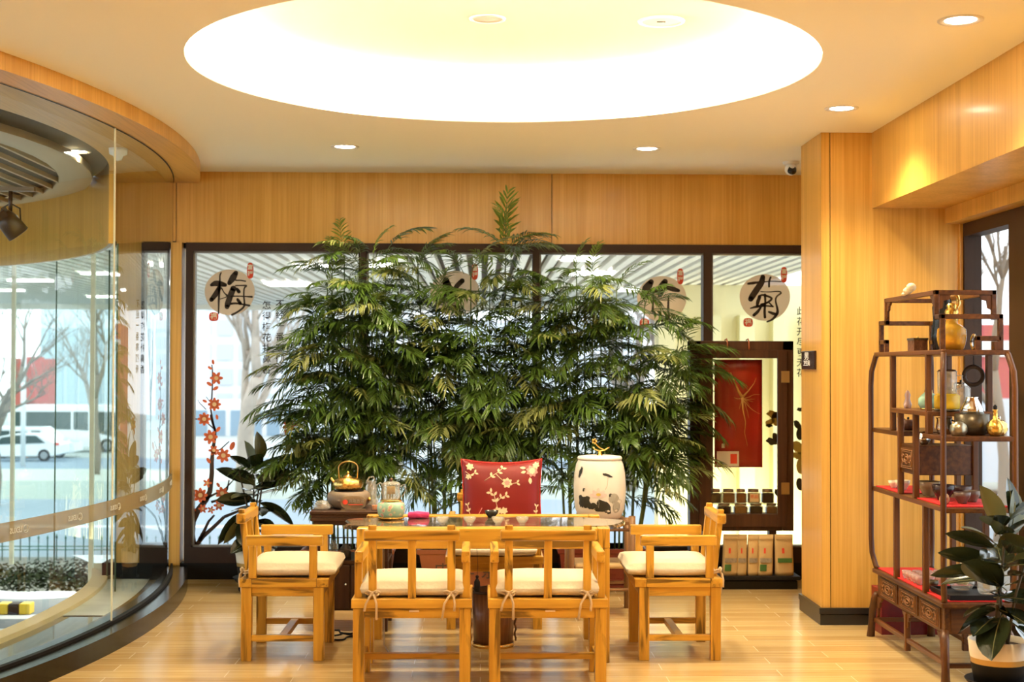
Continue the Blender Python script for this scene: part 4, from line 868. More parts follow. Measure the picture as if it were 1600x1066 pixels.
def disc(px, py, z, r, label, name, inner):
    q = P(px, py, 5); k = (z-1.49)/(q.z-1.49); t = thing(name, label, 'ceiling speaker' if inner else 'ceiling light', (q.x*k, q.y*k, z))
    MB().lathe([(r*.82,-.002),(r*.86,-.008),(r,-.006),(r*1.02,0)], (0,0,0), 40).build('rim', WHITE, t)
    MB().lathe([(0,-.003),(r*.83,-.003)], (0,0,0), 40).build('grille', mat('cream_grille', (0.62,0.52,0.38), 0.6, var=.1, scale=200), t)
    if inner: MB().box(-.02,.02,-.006,.006,-.006,-.003).build('badge', BLACKM, t)
disc(762, 29, ZC+.27, 0.085, 'pale round speaker grille at the left in the ceiling recess', 'ceiling_speaker', False)
disc(1033, 33, ZC+.27, 0.11, 'larger round speaker with a dark badge at the right in the ceiling recess', 'ceiling_speaker', True)
q = P(1236, 253, 5); k = (ZC-1.49)/(q.z-1.49)
t = thing('security_camera', 'small white dome security camera on the ceiling beside the wooden column', 'camera', (q.x*k, q.y*k, ZC))
MB().lathe([(0.055,0),(0.055,-.012),(0.045,-.02),(0,-.02)], (0,0,0), 28).build('base', WHITE, t)
MB().sphere((0,0,-.05), 0.042, 20, 12).build('housing', WHITE, t)
mb = MB(); mb.M = Matrix.Translation((0,-.028,-.062)) @ Matrix.Rotation(math.radians(62), 4, 'X'); mb.lathe([(0,.018),(.026,.018),(.030,-.005)], (0,0,0), 20); mb.build('lens', mat('black_lens',(0.01,0.01,0.01),0.1), t)
# smoke detector beyond the glass, and the black track spotlight in the entrance
q = P(190, 232, 5); k = (2.8-1.49)/(q.z-1.49)
o = MB().lathe([(0,-.075),(0.02,-.07),(.03,-.045),(.052,-.035),(.055,0),(0,0)], (0,0,0), 24).build('smoke_detector', WHITE, None, (q.x*k-.02, q.y*k, 2.80)); tag(o, 'white smoke detector under the wooden soffit beyond the curved glass', 'smoke detector')
q = P(16, 350, 8.3)
t = thing('track_spotlight', 'black track spotlight hanging in the entrance at far left', 'spotlight', (q.x, q.y, q.z))
M_ = Matrix.Rotation(math.radians(-35), 4, 'Y') @ Matrix.Rotation(math.radians(20), 4, 'X')
mb = MB(); mb.M = M_; mb.lathe([(0,.07),(.045,.07),(.062,.02),(.066,-.075),(.058,-.078),(.055,-.06)], (0,0,0), 20); mb.box(-.03,.03,-.05,.05,.05,.09); mb.build('housing', mat('black_metal',(0.02,0.018,0.015),0.3), t)
mb = MB(); mb.M = M_; mb.lathe([(0,-.066),(.056,-.066)], (0,0,0), 20); mb.build('lamp', emit('spot_lens', (1,.95,.85), 3), t)
mb = MB(); mb.tube([(0,0,.05),(0.0,0,.13),(0.0,0,.19)], .012, 8); mb.tube([(-.05,0,.0),(-.05,0,.09),(0,0,.12),(.055,0,.09),(.06,0,.02)], .005, 6); mb.build('bracket', MC['black_metal'], t)
MB().box(-.5,.14,-.02,.02,.19,.215).build('track', mat('bronze_track',(0.2,0.14,0.08),0.4), t)
MB().tube([(-.1,0,.2),(-.1,0,2.84-q.z)], .004, 6).build('suspension_rod', MC['black_metal'], t)
# ================================================================== window decals
YG = YW + 0.048
INK = mat('decal_black', (0.035, 0.022, 0.014), 0.7); DISC = mat('decal_disc', (0.78, 0.62, 0.42), 0.6); SEAL = mat('decal_red', (0.72, 0.07, 0.025), 0.6); SW = mat('decal_white', (0.85, 0.75, 0.6), 0.6)
m, n, b = nt('decal_disc_translucent'); L = n.links; tr = n.nodes.new('ShaderNodeBsdfTransparent'); ms = n.nodes.new('ShaderNodeMixShader'); ms.inputs[0].default_value = 0.72
b.inputs['Base Color'].default_value = (0.78, 0.62, 0.44, 1); tl = n.nodes.new('ShaderNodeBsdfTranslucent'); tl.inputs[0].default_value = (0.78, 0.62, 0.44, 1); m2 = n.nodes.new('ShaderNodeMixShader')
L.new(b.outputs[0], m2.inputs[1]); L.new(tl.outputs[0], m2.inputs[2]); L.new(tr.outputs[0], ms.inputs[1]); L.new(m2.outputs[0], ms.inputs[2]); L.new(ms.outputs[0], n.nodes['Material Output'].inputs[0]); DISCT = m
def glyph(strokes, w_, h_):       # strokes: [(x, y, half-width), ...] in a w x h box, y down; returns MB in a unit frame facing -Y
    mb = MB()
    for st in strokes:
        pts = []
        for i in range(len(st)-1):
            for k in range(4):
                f = k/4; p0 = st[max(i-1, 0)]; p1 = st[i]; p2 = st[i+1]; p3 = st[min(i+2, len(st)-1)]
                c = [0.5*((2*p1[j]) + (-p0[j]+p2[j])*f + (2*p0[j]-5*p1[j]+4*p2[j]-p3[j])*f*f + (-p0[j]+3*p1[j]-3*p2[j]+p3[j])*f**3) for j in (0, 1)]
                pts.append((c[0], c[1], p1[2]+(p2[2]-p1[2])*f))
        pts.append(st[-1]); Lp = []; Rp = []
        for i, p in enumerate(pts):
            a_, b_ = pts[max(i-1, 0)], pts[min(i+1, len(pts)-1)]; d = Vector((b_[0]-a_[0], b_[1]-a_[1])); d = d.normalized() if d.length > 0 else Vector((1, 0)); nn = Vector((-d.y, d.x))
            Lp.append((p[0]+nn.x*p[2], p[1]+nn.y*p[2])); Rp.append((p[0]-nn.x*p[2], p[1]-nn.y*p[2]))
        vs = [((x-w_/2)/h_, 0, (h_/2-y)/h_) for pr in zip(Lp, Rp) for x, y in pr]
        mb.add(vs, [(2*i, 2*i+1, 2*i+3, 2*i+2) for i in range(len(pts)-1)])
        for e in (pts[0], pts[-1]):
            mb.add([((e[0]+e[2]*math.cos(a)-w_/2)/h_, 0, (h_/2-(e[1]+e[2]*math.sin(a)))/h_) for a in lin(0, 2*PI, 13)[:-1]], [tuple(range(12))])
    return mb
MEI = ([[(372,300,9),(358,330,9),(356,400,11),(352,500,14),(345,640,14),(342,825,8)], [(250,455,20),(300,435,36),(360,440,38),(425,455,24)], [(345,500,30),(300,580,34),(250,645,28)], [(378,490,8),(410,550,7),(445,585,12)], [(362,635,5),(420,618,6),(450,600,6)],
        [(560,300,30),(525,360,44),(478,430,28)], [(560,395,9),(620,395,9),(685,405,9)], [(530,500,38),(490,600,38),(458,700,38),(450,735,30)], [(558,462,8),(640,460,8),(695,465,13),(668,500,9),(664,600,10),(670,720,12),(600,790,12),(515,838,14)],
        [(575,505,18),(600,540,24)], [(500,600,9),(600,598,8),(700,602,8),(765,606,14)], [(500,695,14),(560,690,13),(640,700,10),(735,718,14)], [(585,640,18),(618,690,22)]], 984, 1066)
ZHU = ([[(330,360,38),(270,450,62),(225,555,42)], [(330,480,28),(380,490,26),(430,490,24)], [(525,355,40),(480,440,60),(460,530,40)], [(560,440,28),(640,460,36),(715,480,22)], [(360,500,12),(358,620,12),(352,775,18)], [(575,545,6),(572,640,14),(570,760,16),(578,860,14),(530,885,20),(485,905,18)]], 977, 1066)
JU = ([[(255,385,16),(330,375,20),(420,362,10)], [(460,290,34),(440,370,42),(380,460,44),(320,550,44),(290,600,38)], [(480,360,8),(580,350,7),(720,355,7)], [(570,295,14),(550,350,14),(548,425,14)], [(430,495,7),(540,500,6),(680,492,9),(715,515,12),(660,560,12),(640,620,11),(665,740,16),(660,800,22),(600,880,16),(520,918,10)],
       [(415,570,24),(390,640,26),(380,690,18)], [(400,560,12),(470,545,14),(585,590,16),(520,650,14),(440,680,20)], [(490,540,18),(495,650,14),(485,760,18),(490,855,18)], [(285,730,8),(380,705,20),(500,695,12),(605,705,10)], [(430,720,14),(385,780,22),(335,825,22)], [(540,640,10),(600,705,12)], [(545,780,14),(610,805,22),(655,815,18)]], 1030, 1066)
LAN = ([[(395,240,22),(410,300,34),(440,340,20)], [(500,240,16),(465,275,16),(445,310,10)], [(360,345,16),(430,335,26),(515,335,14)], [(380,420,14),(440,410,16),(500,415,12)], [(330,520,12),(440,500,18),(560,510,14)]], 1066, 1066)
def seal(t, px, py, w_, h_, s_, nm='seal'):
    c = P(px, py, YG-.004); W_ = w_/220/2; H_ = h_/220/2
    op = [(c.x+W_*math.copysign(abs(math.cos(a))**.7, math.cos(a)), c.z+H_*math.copysign(abs(math.sin(a))**.7, math.sin(a))) for a in lin(0,2*PI,29)[:-1]]
    p = MB().prism(op, YG-.005, YG-.004, 'Y').build(nm, SEAL, t)
    n_ = len(s_); sz = w_/220*0.85
    for i, chx in enumerate(s_): text_mesh('lettering', chx, SW, p, sz*(1.0 if n_ > 1 else .85), .0002, Matrix.Translation((c.x, YG-.006, c.z+((n_-1)/2-i)*sz*1.15)) @ FACE, offset=.0012)
def decal(px, py, r, gl, gx, gy, gh, s1, s2, poem, label):
    t = thing('window_decal', label, 'window sticker', (0,0,0)); c = P(px, py, YG)
    MB().prism([(c.x+r/220*math.cos(a)*(1+.015*math.sin(3*a)), c.z+r/220*.92*math.sin(a)) for a in lin(0,2*PI,49)[:-1]], YG-.002, YG-.001, 'Y').build('disc', DISCT, t)
    strokes, w_, h_ = gl; mb = glyph(strokes, w_, h_); q = P(gx, gy, YG-.003); k = gh/220
    mb.v = [(q.x+v[0]*k, YG-.0035, q.z+v[2]*k) for v in mb.v]; mb.build('character', INK, t, solid=.0004)
    if s1: seal(t, s1[0], s1[1], 10, 25, '富祥')
    if s2: seal(t, s2[0], s2[1], 15, 14, '福')
    for (x, y0, dy, s_) in poem:
        for i, chx in enumerate(s_):
            p = P(x, y0+dy*i, YG-.003); text_mesh('lettering', chx, INK, t, 0.064, .0002, Matrix.Translation((p.x, YG-.003, p.z)) @ FACE, offset=.0006)
decal(359, 457, 39, MEI, 360, 455, 130, (391, 423), (334, 495), [(437.5, 476, 17.1, '不经一番寒彻骨'), (416.5, 478, 16.8, '怎得梅花扑鼻香')], 'round beige sticker with the black character for plum, at the left window')
decal(711, 459, 39, LAN, 730, 510, 260, (742, 425), None, [], 'round beige sticker with a black character half hidden by the palms, in the second window')
decal(1034, 467, 39, ZHU, 1035, 460, 120, (1063, 432), (1007, 505), [], 'round beige sticker with the black character for bamboo, in the third window')
decal(1195, 465, 40, JU, 1198, 460, 120, (1225, 429.5), (1169, 504), [(1251.5, 487, 16.1, '此花开尽更无花')], 'round beige sticker with the black character for chrysanthemum, in the right window')
# plum branch
t = thing('blossom_decal', 'plum branch sticker with orange blossoms at the left edge of the left window', 'window sticker')
YB = YG-.004
def pp(px, py, dy=0): q = P(px, py, YB); return Vector((q.x, YB+dy, q.z))
BR = mat('decal_branch', (0.06, 0.03, 0.018), 0.7); PET = mat('decal_petal', (0.80, 0.16, 0.05), 0.6); PC = mat('decal_pollen', (0.9, 0.6, 0.3), 0.6)
mb = MB()
def br2(pts, w0, w1):
    n_ = len(pts); V_ = []
    for i, p in enumerate(pts):
        a_, b_ = pts[max(i-1,0)], pts[min(i+1,n_-1)]; d = Vector((b_[0]-a_[0], b_[1]-a_[1])).normalized(); w_ = w0+(w1-w0)*i/(n_-1)
        V_ += [pp(p[0]-d.y*w_, p[1]+d.x*w_), pp(p[0]+d.y*w_, p[1]-d.x*w_)]
    mb.add(V_, [(2*i, 2*i+1, 2*i+3, 2*i+2) for i in range(n_-1)])
br2([(301,852),(299,835),(301,815),(309,798),(322,781),(328,768),(331,740),(331,722),(333,700),(336,683),(336,672),(330,655),(329,648)], 6, 1.2)
br2([(336,675),(331,650),(329,638),(331,622),(332,600),(332,578),(331,570)], 1.5, .8)
br2([(306,853),(318,838),(338,820),(350,808)], 3.5, 2.5); br2([(311,845),(319,830),(326,815),(335,805)], 3, 1.5); br2([(316,785),(328,776),(340,770),(352,764),(365,750)], 2.2, .8)
br2([(330,785),(345,780),(355,765),(358,750)], 2, 1); br2([(334,707),(345,702),(358,690)], 1.2, .7); br2([(336,672),(325,662),(318,655),(302,655)], 1, .8); br2([(350,808),(370,800),(400,790)], 2.5, 1.5)
br2([(322,640),(312,630),(309,625)], .7, .4); br2([(328,628),(322,620)], .7, .4)
mb.build('branch', BR, t, solid=.0004)
def blossom(px, py, r, n_=7, t_=None, a0_=0):
    mb = MB()
    for k in range(n_):
        a = 2*PI*k/n_+a0_; cx_ = px+.58*r*math.cos(a); cy_ = py+.58*r*math.sin(a); V_ = []
        for q_ in lin(0, 2*PI, 13)[:-1]:
            u = .48*r*math.cos(q_); v = .27*r*math.sin(q_); V_.append(pp(cx_+u*math.cos(a)-v*math.sin(a), cy_+u*math.sin(a)+v*math.cos(a), -.0006))
        mb.add(V_, [tuple(range(12))])
    mb.add([pp(px+.33*r*math.cos(a), py+.33*r*math.sin(a), -.0009) for a in lin(0,2*PI,13)[:-1]], [tuple(range(12))], 1)
    mb.build('blossom', [PET, PC], t_ or t)
def bud(px, py, a, r, t_=None):
    V_ = [pp(px+r*math.cos(q_)*math.cos(a)-r*.55*math.sin(q_)*math.sin(a), py+r*math.cos(q_)*math.sin(a)+r*.55*math.sin(q_)*math.cos(a), -.0006) for q_ in lin(0,2*PI,13)[:-1]]
    MB().add(V_, [tuple(range(12))]).build('bud', PET, t_ or t)
for x, y, r, n_ in ((338,591,10,6),(335,632,10,8),(319,655,10,8),(329,683,11,7),(334,704,8,6),(349,712,11,7),(324,755,7,5),(313,774,11,8),(347,771,10,7),(342,790,8,6),(330,797,6,5),(317,795,7,6)): blossom(x, y, r, n_)
for x, y, a, r in ((333,566,1.4,4),(328,575,.6,4),(327,600,.6,5),(337,607,2.6,5),(320,627,.4,4),(339,652,1.4,4),(341,671,2.2,5),(363,697,2,7),(326,720,1,5),(341,758,1,4),(302,651,.5,3),(303,796,.8,4),(333,707,.5,4)): bud(x, y, a, r)
t2 = thing('blossom_decal', 'orange blossom sprig sticker showing between the rubber plant and the palms', 'window sticker')
mb = MB(); br2([(440,700),(446,690),(452,680),(458,668)], 1.2, .8); br2([(478,700),(482,690),(490,684)], 1, .8); mb.build('branch', BR, t2, solid=.0004)
blossom(452, 664, 11, 7, t2); bud(447, 676, 1.5, 5, t2); blossom(484, 690, 8, 6, t2); bud(502, 694, 2.8, 5, t2)
t3 = thing('flower_decal', 'yellow chrysanthemum sticker with dark leaves beside the hanging frame', 'window sticker')
def leafd(px, py, a, r, m_, t_, nm):
    V_ = [pp(px+r*math.cos(q_)*math.cos(a)*(1+.15*math.sin(5*q_))-r*.6*math.sin(q_)*math.sin(a), py+r*math.cos(q_)*math.sin(a)+r*.6*math.sin(q_)*math.cos(a)*(1+.15*math.sin(5*q_)), 0) for q_ in lin(0,2*PI,21)[:-1]]
    MB().add(V_, [tuple(range(20))]).build(nm, m_, t_)
YEL = mat('decal_yellow', (0.62, 0.55, 0.16), 0.7); DGR = mat('decal_dark_leaf', (0.05, 0.055, 0.05), 0.7)
for x, y, a, r in ((1208,648,.3,10),(1212,655,1.5,11),(1203,660,-.5,8),(1248,700,.8,13),(1252,728,1.6,13),(1246,712,0,9)): leafd(x, y, a, r, YEL, t3, 'petal')
for x, y, a, r in ((1206,690,.3,9),(1212,684,1.2,8),(1214,770,1.2,6),(1246,664,1,8),(1250,678,1.6,10),(1250,757,1.4,10),(1202,665,0,5),(1250,640,0,5)): leafd(x, y, a, r, DGR, t3, 'leaf')
# ================================================================== hanging frame on its stand, scroll, jars, bags
FY = 9.72
fx0, fx1 = P(1078, 700, FY).x, P(1240, 700, FY).x; z1 = P(1160, 533, FY).z; z0 = P(1160, 830, FY).z
t = thing('display_case', 'tall dark walnut display case with a glazed door, against the right window', 'display case', (0, FY, 0))
mb = MB(); mb.box(fx0, fx0+.075, 0, .12, 0.09, z1); mb.box(fx1-.075, fx1, 0, .12, z0, z1); mb.box(fx0, fx1, 0, .12, z1-.065, z1); mb.box(fx0+.075, fx1-.075, -.0, .13, z0, z0+.055)
mb.box(P(1203,700,FY).x, P(1203,700,FY).x+.05, .02, .10, .09, z0); mb.build('case', DW('Z'), t, bevel=.003)
ix0, ix1 = P(1092, 700, FY).x, P(1222, 700, FY).x; ox0, ox1 = P(1111, 700, FY).x, P(1214, 700, FY).x; iz1 = P(1160, 547, FY).z; oz1 = P(1160, 560, FY).z; oz0 = P(1160, 803, FY).z
mb = MB(); mb.box(ix0, ox0, -.022, -.001, z0+.03, iz1); mb.box(ox1, ix1+.03, -.022, -.001, z0+.03, iz1); mb.box(ox0, ox1, -.022, -.001, oz1, iz1); mb.box(ox0, ox1, -.022, -.001, z0+.03, oz0)
d = mb.build('door', DW('Z'), t, bevel=.003)
MB().box(ox0, ox1, -.012, -.009, oz0, oz1).build('pane', thin_glass('frame_glass', (0.97,0.95,0.9), 1.45, .6), d)
for y in (589, 763): q = P(1226, y, FY); MB().box(q.x-.028, q.x+.028, -.026, -.022, q.z-.04, q.z+.04).build('hinge', mat('brass_hinge', (0.45,0.32,0.14), .4, metal=.8), d)
q = P(1098, 674, FY); MB().lathe([(0,0),(.013,0),(.013,.006),(0,.006)], (0,0,0), 16).build('lock', SILVER, d).matrix_local = Matrix.Translation((q.x, -.022, q.z)) @ Matrix.Rotation(PI/2, 4, 'X')
HOOK = mat('copper_hook', (0.45,0.16,0.08), .4, metal=.7)
for px in (1135.5, 1169):
    q = P(px, 540, FY); t_ = MB().tube([(q.x, -.035, q.z-.03), (q.x, -.03, q.z+.02), (q.x-.004, -.02, q.z+.045), (q.x-.016, -.01, q.z+.035)], .005, 8).build('hook', HOOK, t)
MB().box(fx0+.076, fx1-.076, .0, .11, oz0-.03, oz0).build('shelf', DW('X'), t)
# red scroll
sx0, sx1 = P(1118,700,FY).x, P(1193,700,FY).x; sz1, sz0 = P(1150,562,FY).z, P(1150,731,FY).z
t = thing('red_scroll', 'red hanging banner with a dried ginseng root and a white card, inside the dark frame', 'banner', (0, FY+.03, 0))
mb = MB(); vs = []
for j in range(13):
    for i in range(9): vs.append((sx0+(sx1-sx0)*i/8, .006*math.sin(i*.9+j*.25)+.01, sz1+(sz0-sz1)*j/12))
mb.add(vs, [(j*9+i, (j+1)*9+i, (j+1)*9+i+1, j*9+i+1) for j in range(12) for i in range(8)], 0, True); mb.build('cloth', mat('scroll_red', (0.30,0.005,0.004), .35, spec=.6), t, solid=.002)
def sc(u, v): return (sx0+(sx1-sx0)*u, -.004, sz1+(sz0-sz1)*v)
mb = MB(); rr = random.Random(4)
mb.tube([sc(.33,.12), sc(.42,.22), sc(.50,.30), sc(.57,.35)], [.004,.005,.009,.011], 6); mb.tube([sc(.57,.35), sc(.70,.29), sc(.82,.22), sc(.86,.17)], [.009,.004,.002,.0008], 6); mb.tube([sc(.57,.35), sc(.58,.45), sc(.64,.58), sc(.62,.68), sc(.68,.80)], [.009,.005,.0025,.0015,.0008], 6)
for k in range(9):
    a = rr.uniform(-.4, PI+.4); p = Vector(sc(.57, .36)); pts = [p]; st = rr.uniform(.012,.022)
    for j in range(rr.randint(4, 8)): a += rr.uniform(-.35,.35); p = p + Vector((math.cos(a)*st, 0, -math.sin(a)*st)); pts.append(Vector((min(max(p.x, sx0+.01), sx1-.01), p.y, p.z)))
    mb.tube(pts, [.0022*(1-i/len(pts))+.0005 for i in range(len(pts))], 5)
mb.build('ginseng_root', mat('root_tan', (0.62,0.36,0.12), .6), t)
a_, b_ = sc(.04,.85), sc(.50,.99); MB().box(a_[0], b_[0], -.008, -.005, b_[2], a_[2]).build('card', WHITE, t); a_, b_ = sc(.32,.875), sc(.46,.965); MB().box(a_[0], b_[0], -.010, -.008, b_[2], a_[2]).build('card_emblem', RED, t)
a_, b_ = sc(.14,.78), sc(.20,.82); MB().box(a_[0], b_[0], -.008, -.005, b_[2], a_[2]).build('tag', WHITE, t)
# jars
LID = mat('bronze_lid', (0.35,0.24,0.16), .35, metal=.7)
def tea_jar(px, py, w_, h_, fill_m, label, y=.05, card=False):
    q = P(px, py, FY+y); t = thing('tea_jar', label, 'jar', (q.x, FY+y, q.z), group='square glass tea jars in the dark frame'); W_ = w_/228/2; H = h_/228
    MB().box(-W_, W_, -.035, .035, 0, H*.78).build('glass_body', thin_glass('jar_glass', (0.9,0.88,0.82), 1.5, 2.0), t, bevel=.008)
    MB().box(-W_*.88, W_*.88, -.031, .031, .004, H*.70).build('contents', fill_m, t, bevel=.006)
    MB().lathe([(W_*.78,H*.78),(W_*.84,H*.79),(W_*.84,H*.99),(0,H)], (0,0,0), 24).build('lid', LID, t)
    if card: a = MB().box(-W_*.7, W_*.7, -.0375, -.0362, H*.12, H*.7).build('label_card', mat('cream_card',(0.78,0.66,0.42),.6), t); text_mesh('lettering', '茶品', RED, a, .028, .0003, Matrix.Translation((0,-.0382,H*.47)) @ FACE)
F1 = mat('black_tea', (0.03,0.02,0.015), .8, var=.5, scale=90); F2 = mat('brown_tea', (0.20,0.11,0.05), .8, var=.6, scale=90); F3 = mat('red_tea', (0.12,0.03,0.015), .8, var=.5, scale=90)
JZ0 = P(1160, 803.3, FY+.05).z; FR2 = oz0
for i, (px, f, s_) in enumerate(((1108,F1,'upper row, first from the left'),(1131,F1,'lower row under the loose brown tea'),(1157,F2,'lower row, middle'),(1182,F1,'lower row under the jar with the cream card'),(1206,F2,'lower row, right end'))):
    pass
low = [(1131,22,F1,'lower row, left end'),(1157,22,F2,'lower row, second'),(1181,21,F1,'lower row, third'),(1205,18,F2,'lower row, right end')]
for px, w_, f, s_ in low: tea_jar(px, 803.4, w_, 17, f, 'squat square tea jar with bronze lid, ' + s_)
q_ = P(1160, 787.0, FY+.05); MB().box(ox0-.012, ox1+.012, .005, .11, q_.z-.004, q_.z-.0005).build('glass_shelf', thin_glass('shelf_glass', (0.9,0.95,0.9), 1.5, 1), bpy.data.objects['display_case'])
for px, w_, f, s_, c_ in ((1117,19,F1,'left end',0),(1138,20,F2,'second, with loose brown tea',0),(1157.5,16,F3,'narrow middle one, reddish',0),(1177,20,F2,'fourth, with a cream label',1),(1199,19,F1,'right end, nearly black',0)):
    tea_jar(px, 786.4, w_, 22.5, f, 'square glass tea jar on the upper row, ' + s_, card=bool(c_))
# low black shelf and kraft bags
q = P(1118, 910, 9.62)
t = thing('low_shelf', 'low black bench under the dark frame carrying the kraft bags', 'bench', (0, 9.60, 0))
MB().box(1.52, 2.165, 0, .36, .062, .088).build('top', BLACKM, t, bevel=.003); mb = MB(); mb.box(1.54, 2.145, .01, .34, 0, .055); mb.build('base', BLACK, t)
KR = mat('kraft_paper', (0.56,0.38,0.16), .7, var=.12, scale=14, bump=.3); GRN = mat('bag_green', (0.05,0.14,0.03), .5); WINM = mat('bag_window', (0.30,0.25,0.18), .4, var=.6, scale=70)
def bag(px, w_, label, green, lean, rz=0, gwin=False):
    q = P(px, 900, 9.66); t = thing('kraft_bag', label, 'bag', (q.x, 9.675, .089), rz, group='kraft tea bags on the low bench'); W_ = w_/229/2; H = .275
    mb = MB(); n_ = 10; vs = []
    for j in range(n_+1):
        f = j/n_; d = .032*(1-f**3)+.003; w2 = W_*(1-.03*math.sin(PI*f)); z = H*f; x0 = lean*f
        for k in range(16):
            a = 2*PI*k/16; vs.append((x0+w2*math.copysign(abs(math.cos(a))**.45, math.cos(a)), d*math.copysign(abs(math.sin(a))**.6, math.sin(a))+.004*math.sin(9*f+k), z))
    mb.add(vs, [(j*16+k, j*16+(k+1)%16, (j+1)*16+(k+1)%16, (j+1)*16+k) for j in range(n_) for k in range(16)] + [tuple(range(16))[::-1], tuple(n_*16+k for k in range(16))], 0, True); mb.build('body', KR, t)
    def pl(x0, x1, z0, z1, nm, m_, off=.0):
        mb = MB(); xs = lin(x0, x1, 5); zs = lin(z0, z1, 4); vs = []
        for z in zs:
            f = z/H; d = .032*(1-f**3)+.003+.0055+off
            for x in xs: vs.append((lean*f+x*W_, -d*(abs(1-abs(x)**4)**.25 if abs(x) < 1 else 0.5), z))
        mb.add(vs, [(j*5+i, j*5+i+1, (j+1)*5+i+1, (j+1)*5+i) for j in range(3) for i in range(4)], 0, True); mb.build(nm, m_, t)
    pl(-.78, .78, .088, .118, 'window', GRN if gwin else WINM)
    pl(-.3, -.05, .15, .185, 'emblem', RED)
    if green: pl(-.75, .1, .03, .075, 'label', GRN)
    pl(-.9, .95, H-.035, H-.028, 'seal_line', mat('kraft_fold', (0.42,0.27,0.10), .7))
bag(1140, 24, 'kraft paper tea bag with a green label, first from the left beside the armchair', True, .012)
bag(1158.5, 16, 'narrow kraft paper tea bag without a green label, second from the left', False, .008)
bag(1176, 17, 'kraft paper tea bag without a green label, third from the left', False, .006)
bag(1195, 24, 'kraft paper tea bag with a green label, fourth from the left beside the dark post', True, .010)
bag(1226, 29, 'kraft paper tea bag with a green window, standing alone at the right', False, -.004, 0, True)
# sign on the column side
t = thing('wall_sign', 'small dark room sign with white characters on the side of the wooden column', 'sign', (CX0, 8.57, P(1268, 563, 8.57).z))
MB().box(-.014, 0, -.17, .17, -.056, .056).build('plate', mat('dark_sign', (0.035,0.015,0.01), .25), t, bevel=.004)
for s_, z, sz in (('男', .022, .05), ('卫生间', -.02, .035)):
    o = text_mesh('lettering', s_, WHITE, t, sz, .0004, Matrix.Translation((-.0148, .03, z)) @ Matrix.Rotation(-PI/2, 4, 'Z') @ Matrix.Diagonal((2.4 if len(s_) == 1 else 1.6,1,1,1)) @ FACE, offset=.0008)
# red gift box
t = thing('gift_box', 'dark red leather gift box on the floor behind the carved shelf', 'box', (2.25, 7.93, 0))
MB().box(0, .36, 0.03, .24, 0, .25).build('body', mat('red_leather', (0.17,0.008,0.010), .4, var=.3, scale=30), t, bevel=.004)
mb = MB(); mb.box(-.004, .001, .06, .09, .15, .19); mb.box(-.004, .001, .06, .085, .05, .13); mb.build('clasp', mat('antique_brass', (0.3,0.22,0.12), .4, metal=.8), t)
MB().tube([(.20,.028,.10),(.20,.01,.11),(.20,.01,.14),(.20,.028,.15)], .006, 6).build('handle', mat('cream_handle',(0.75,0.6,0.35),.5), t)
for x, y in ((.02,.05),(.34,.05)): pass
# ================================================================== carved display shelf (stands with its front towards -X)
SX, SN, SF, SD = 2.20, 6.72, 7.86, 0.30     # front plane, near end, far end, depth
t = thing('display_shelf', 'carved brown rosewood curio shelf with stepped shelves, right of the column', 'shelf', (SX, SN, 0))
SL = SF-SN     # local: y 0 (near) .. SL (far), x 0 (front) .. SD
def yl(px, x=0.0): return (2.20+x)*F/(px-752) - SN
def post(y, z0_, z1_, xs=(0.0, SD), r=.029, nm='post'):
    for x in xs: o = MB().box(x-r/2, x+r/2, y-r/2, y+r/2, z0_, z1_).build(nm, RW('Z'), t, bevel=.004)
    return o
def board(y0, y1, z, nm='shelf_board', th=.024, m_=None):
    return MB().box(-.014, SD+.014, y0-.014, y1+.014, z-th, z).build(nm, m_ or RW('Y'), t, bevel=.004)
# outer bowed posts
for y, s_ in ((0, -1), (SL, 1)):
    for x, sx in ((0, -1), (SD, 1)):
        pts = [(0,.385),(.3,.40),(1,.47),(1.15,.56),(1.15,1.40),(1,1.48),(.25,1.56),(0,1.572)]
        MB().tube([(x+sx*k*.018, y+s_*k*.045, z) for k, z in pts], .0155, 8).build('post', RW('Z'), t)
EXT = .05
board(0, SL, 1.585, 'top_board'); 
# crown, stepped
def rail(p, q_, r=.024):
    a = Vector(p); b_ = Vector(q_); lo = [min(a[i], b_[i])-r/2 for i in range(3)]; hi = [max(a[i], b_[i])+r/2 for i in range(3)]; return lo, hi
mb = MB()
def R_(p, q_): lo, hi = rail(p, q_); mb.box(lo[0], hi[0], lo[1], hi[1], lo[2], hi[2])
c0, c1 = .05, SL-.05; d0, d1 = .14, SL-.16
for x in (.01, SD-.01):
    R_((x,c0,1.585),(x,c0,1.745)); R_((x,c1,1.585),(x,c1,1.745)); R_((x,c0,1.745),(x,d0,1.745)); R_((x,d1,1.745),(x,c1,1.745)); R_((x,d0,1.745),(x,d0,1.865)); R_((x,d1,1.745),(x,d1,1.865)); R_((x,d0,1.865),(x,d1,1.865))
    R_((x,c1-.1,1.585),(x,c1-.1,1.64)); R_((x,c1-.1,1.64),(x,c1,1.64))
for y, z in ((c0,1.745),(c1,1.745),(d0,1.865),(d1,1.865)): R_((.01,y,z),(SD-.01,y,z))
R_((SD-.12,c0,1.585),(SD-.12,c0,1.64)); R_((SD-.12,c0,1.64),(SD-.02,c0,1.64))
mb.build('crown', RW('Y'), t, bevel=.003)
def bracket(y, z, sy, sz, x=.0, k=.07):
    mb = MB(); poly = [(y, z), (y+sy*k, z), (y+sy*k*.8, z+sz*k*.22), (y+sy*k*.55, z+sz*k*.3), (y+sy*k*.5, z+sz*k*.6), (y+sy*k*.25, z+sz*k*.7), (y+sy*k*.18, z+sz*k*1.15), (y, z+sz*k*1.3)]
    if sy*sz < 0: poly = poly[::-1]
    mb.prism(poly, x-.006, x+.006, 'X'); mb.build('carved_bracket', RW('Z'), t)
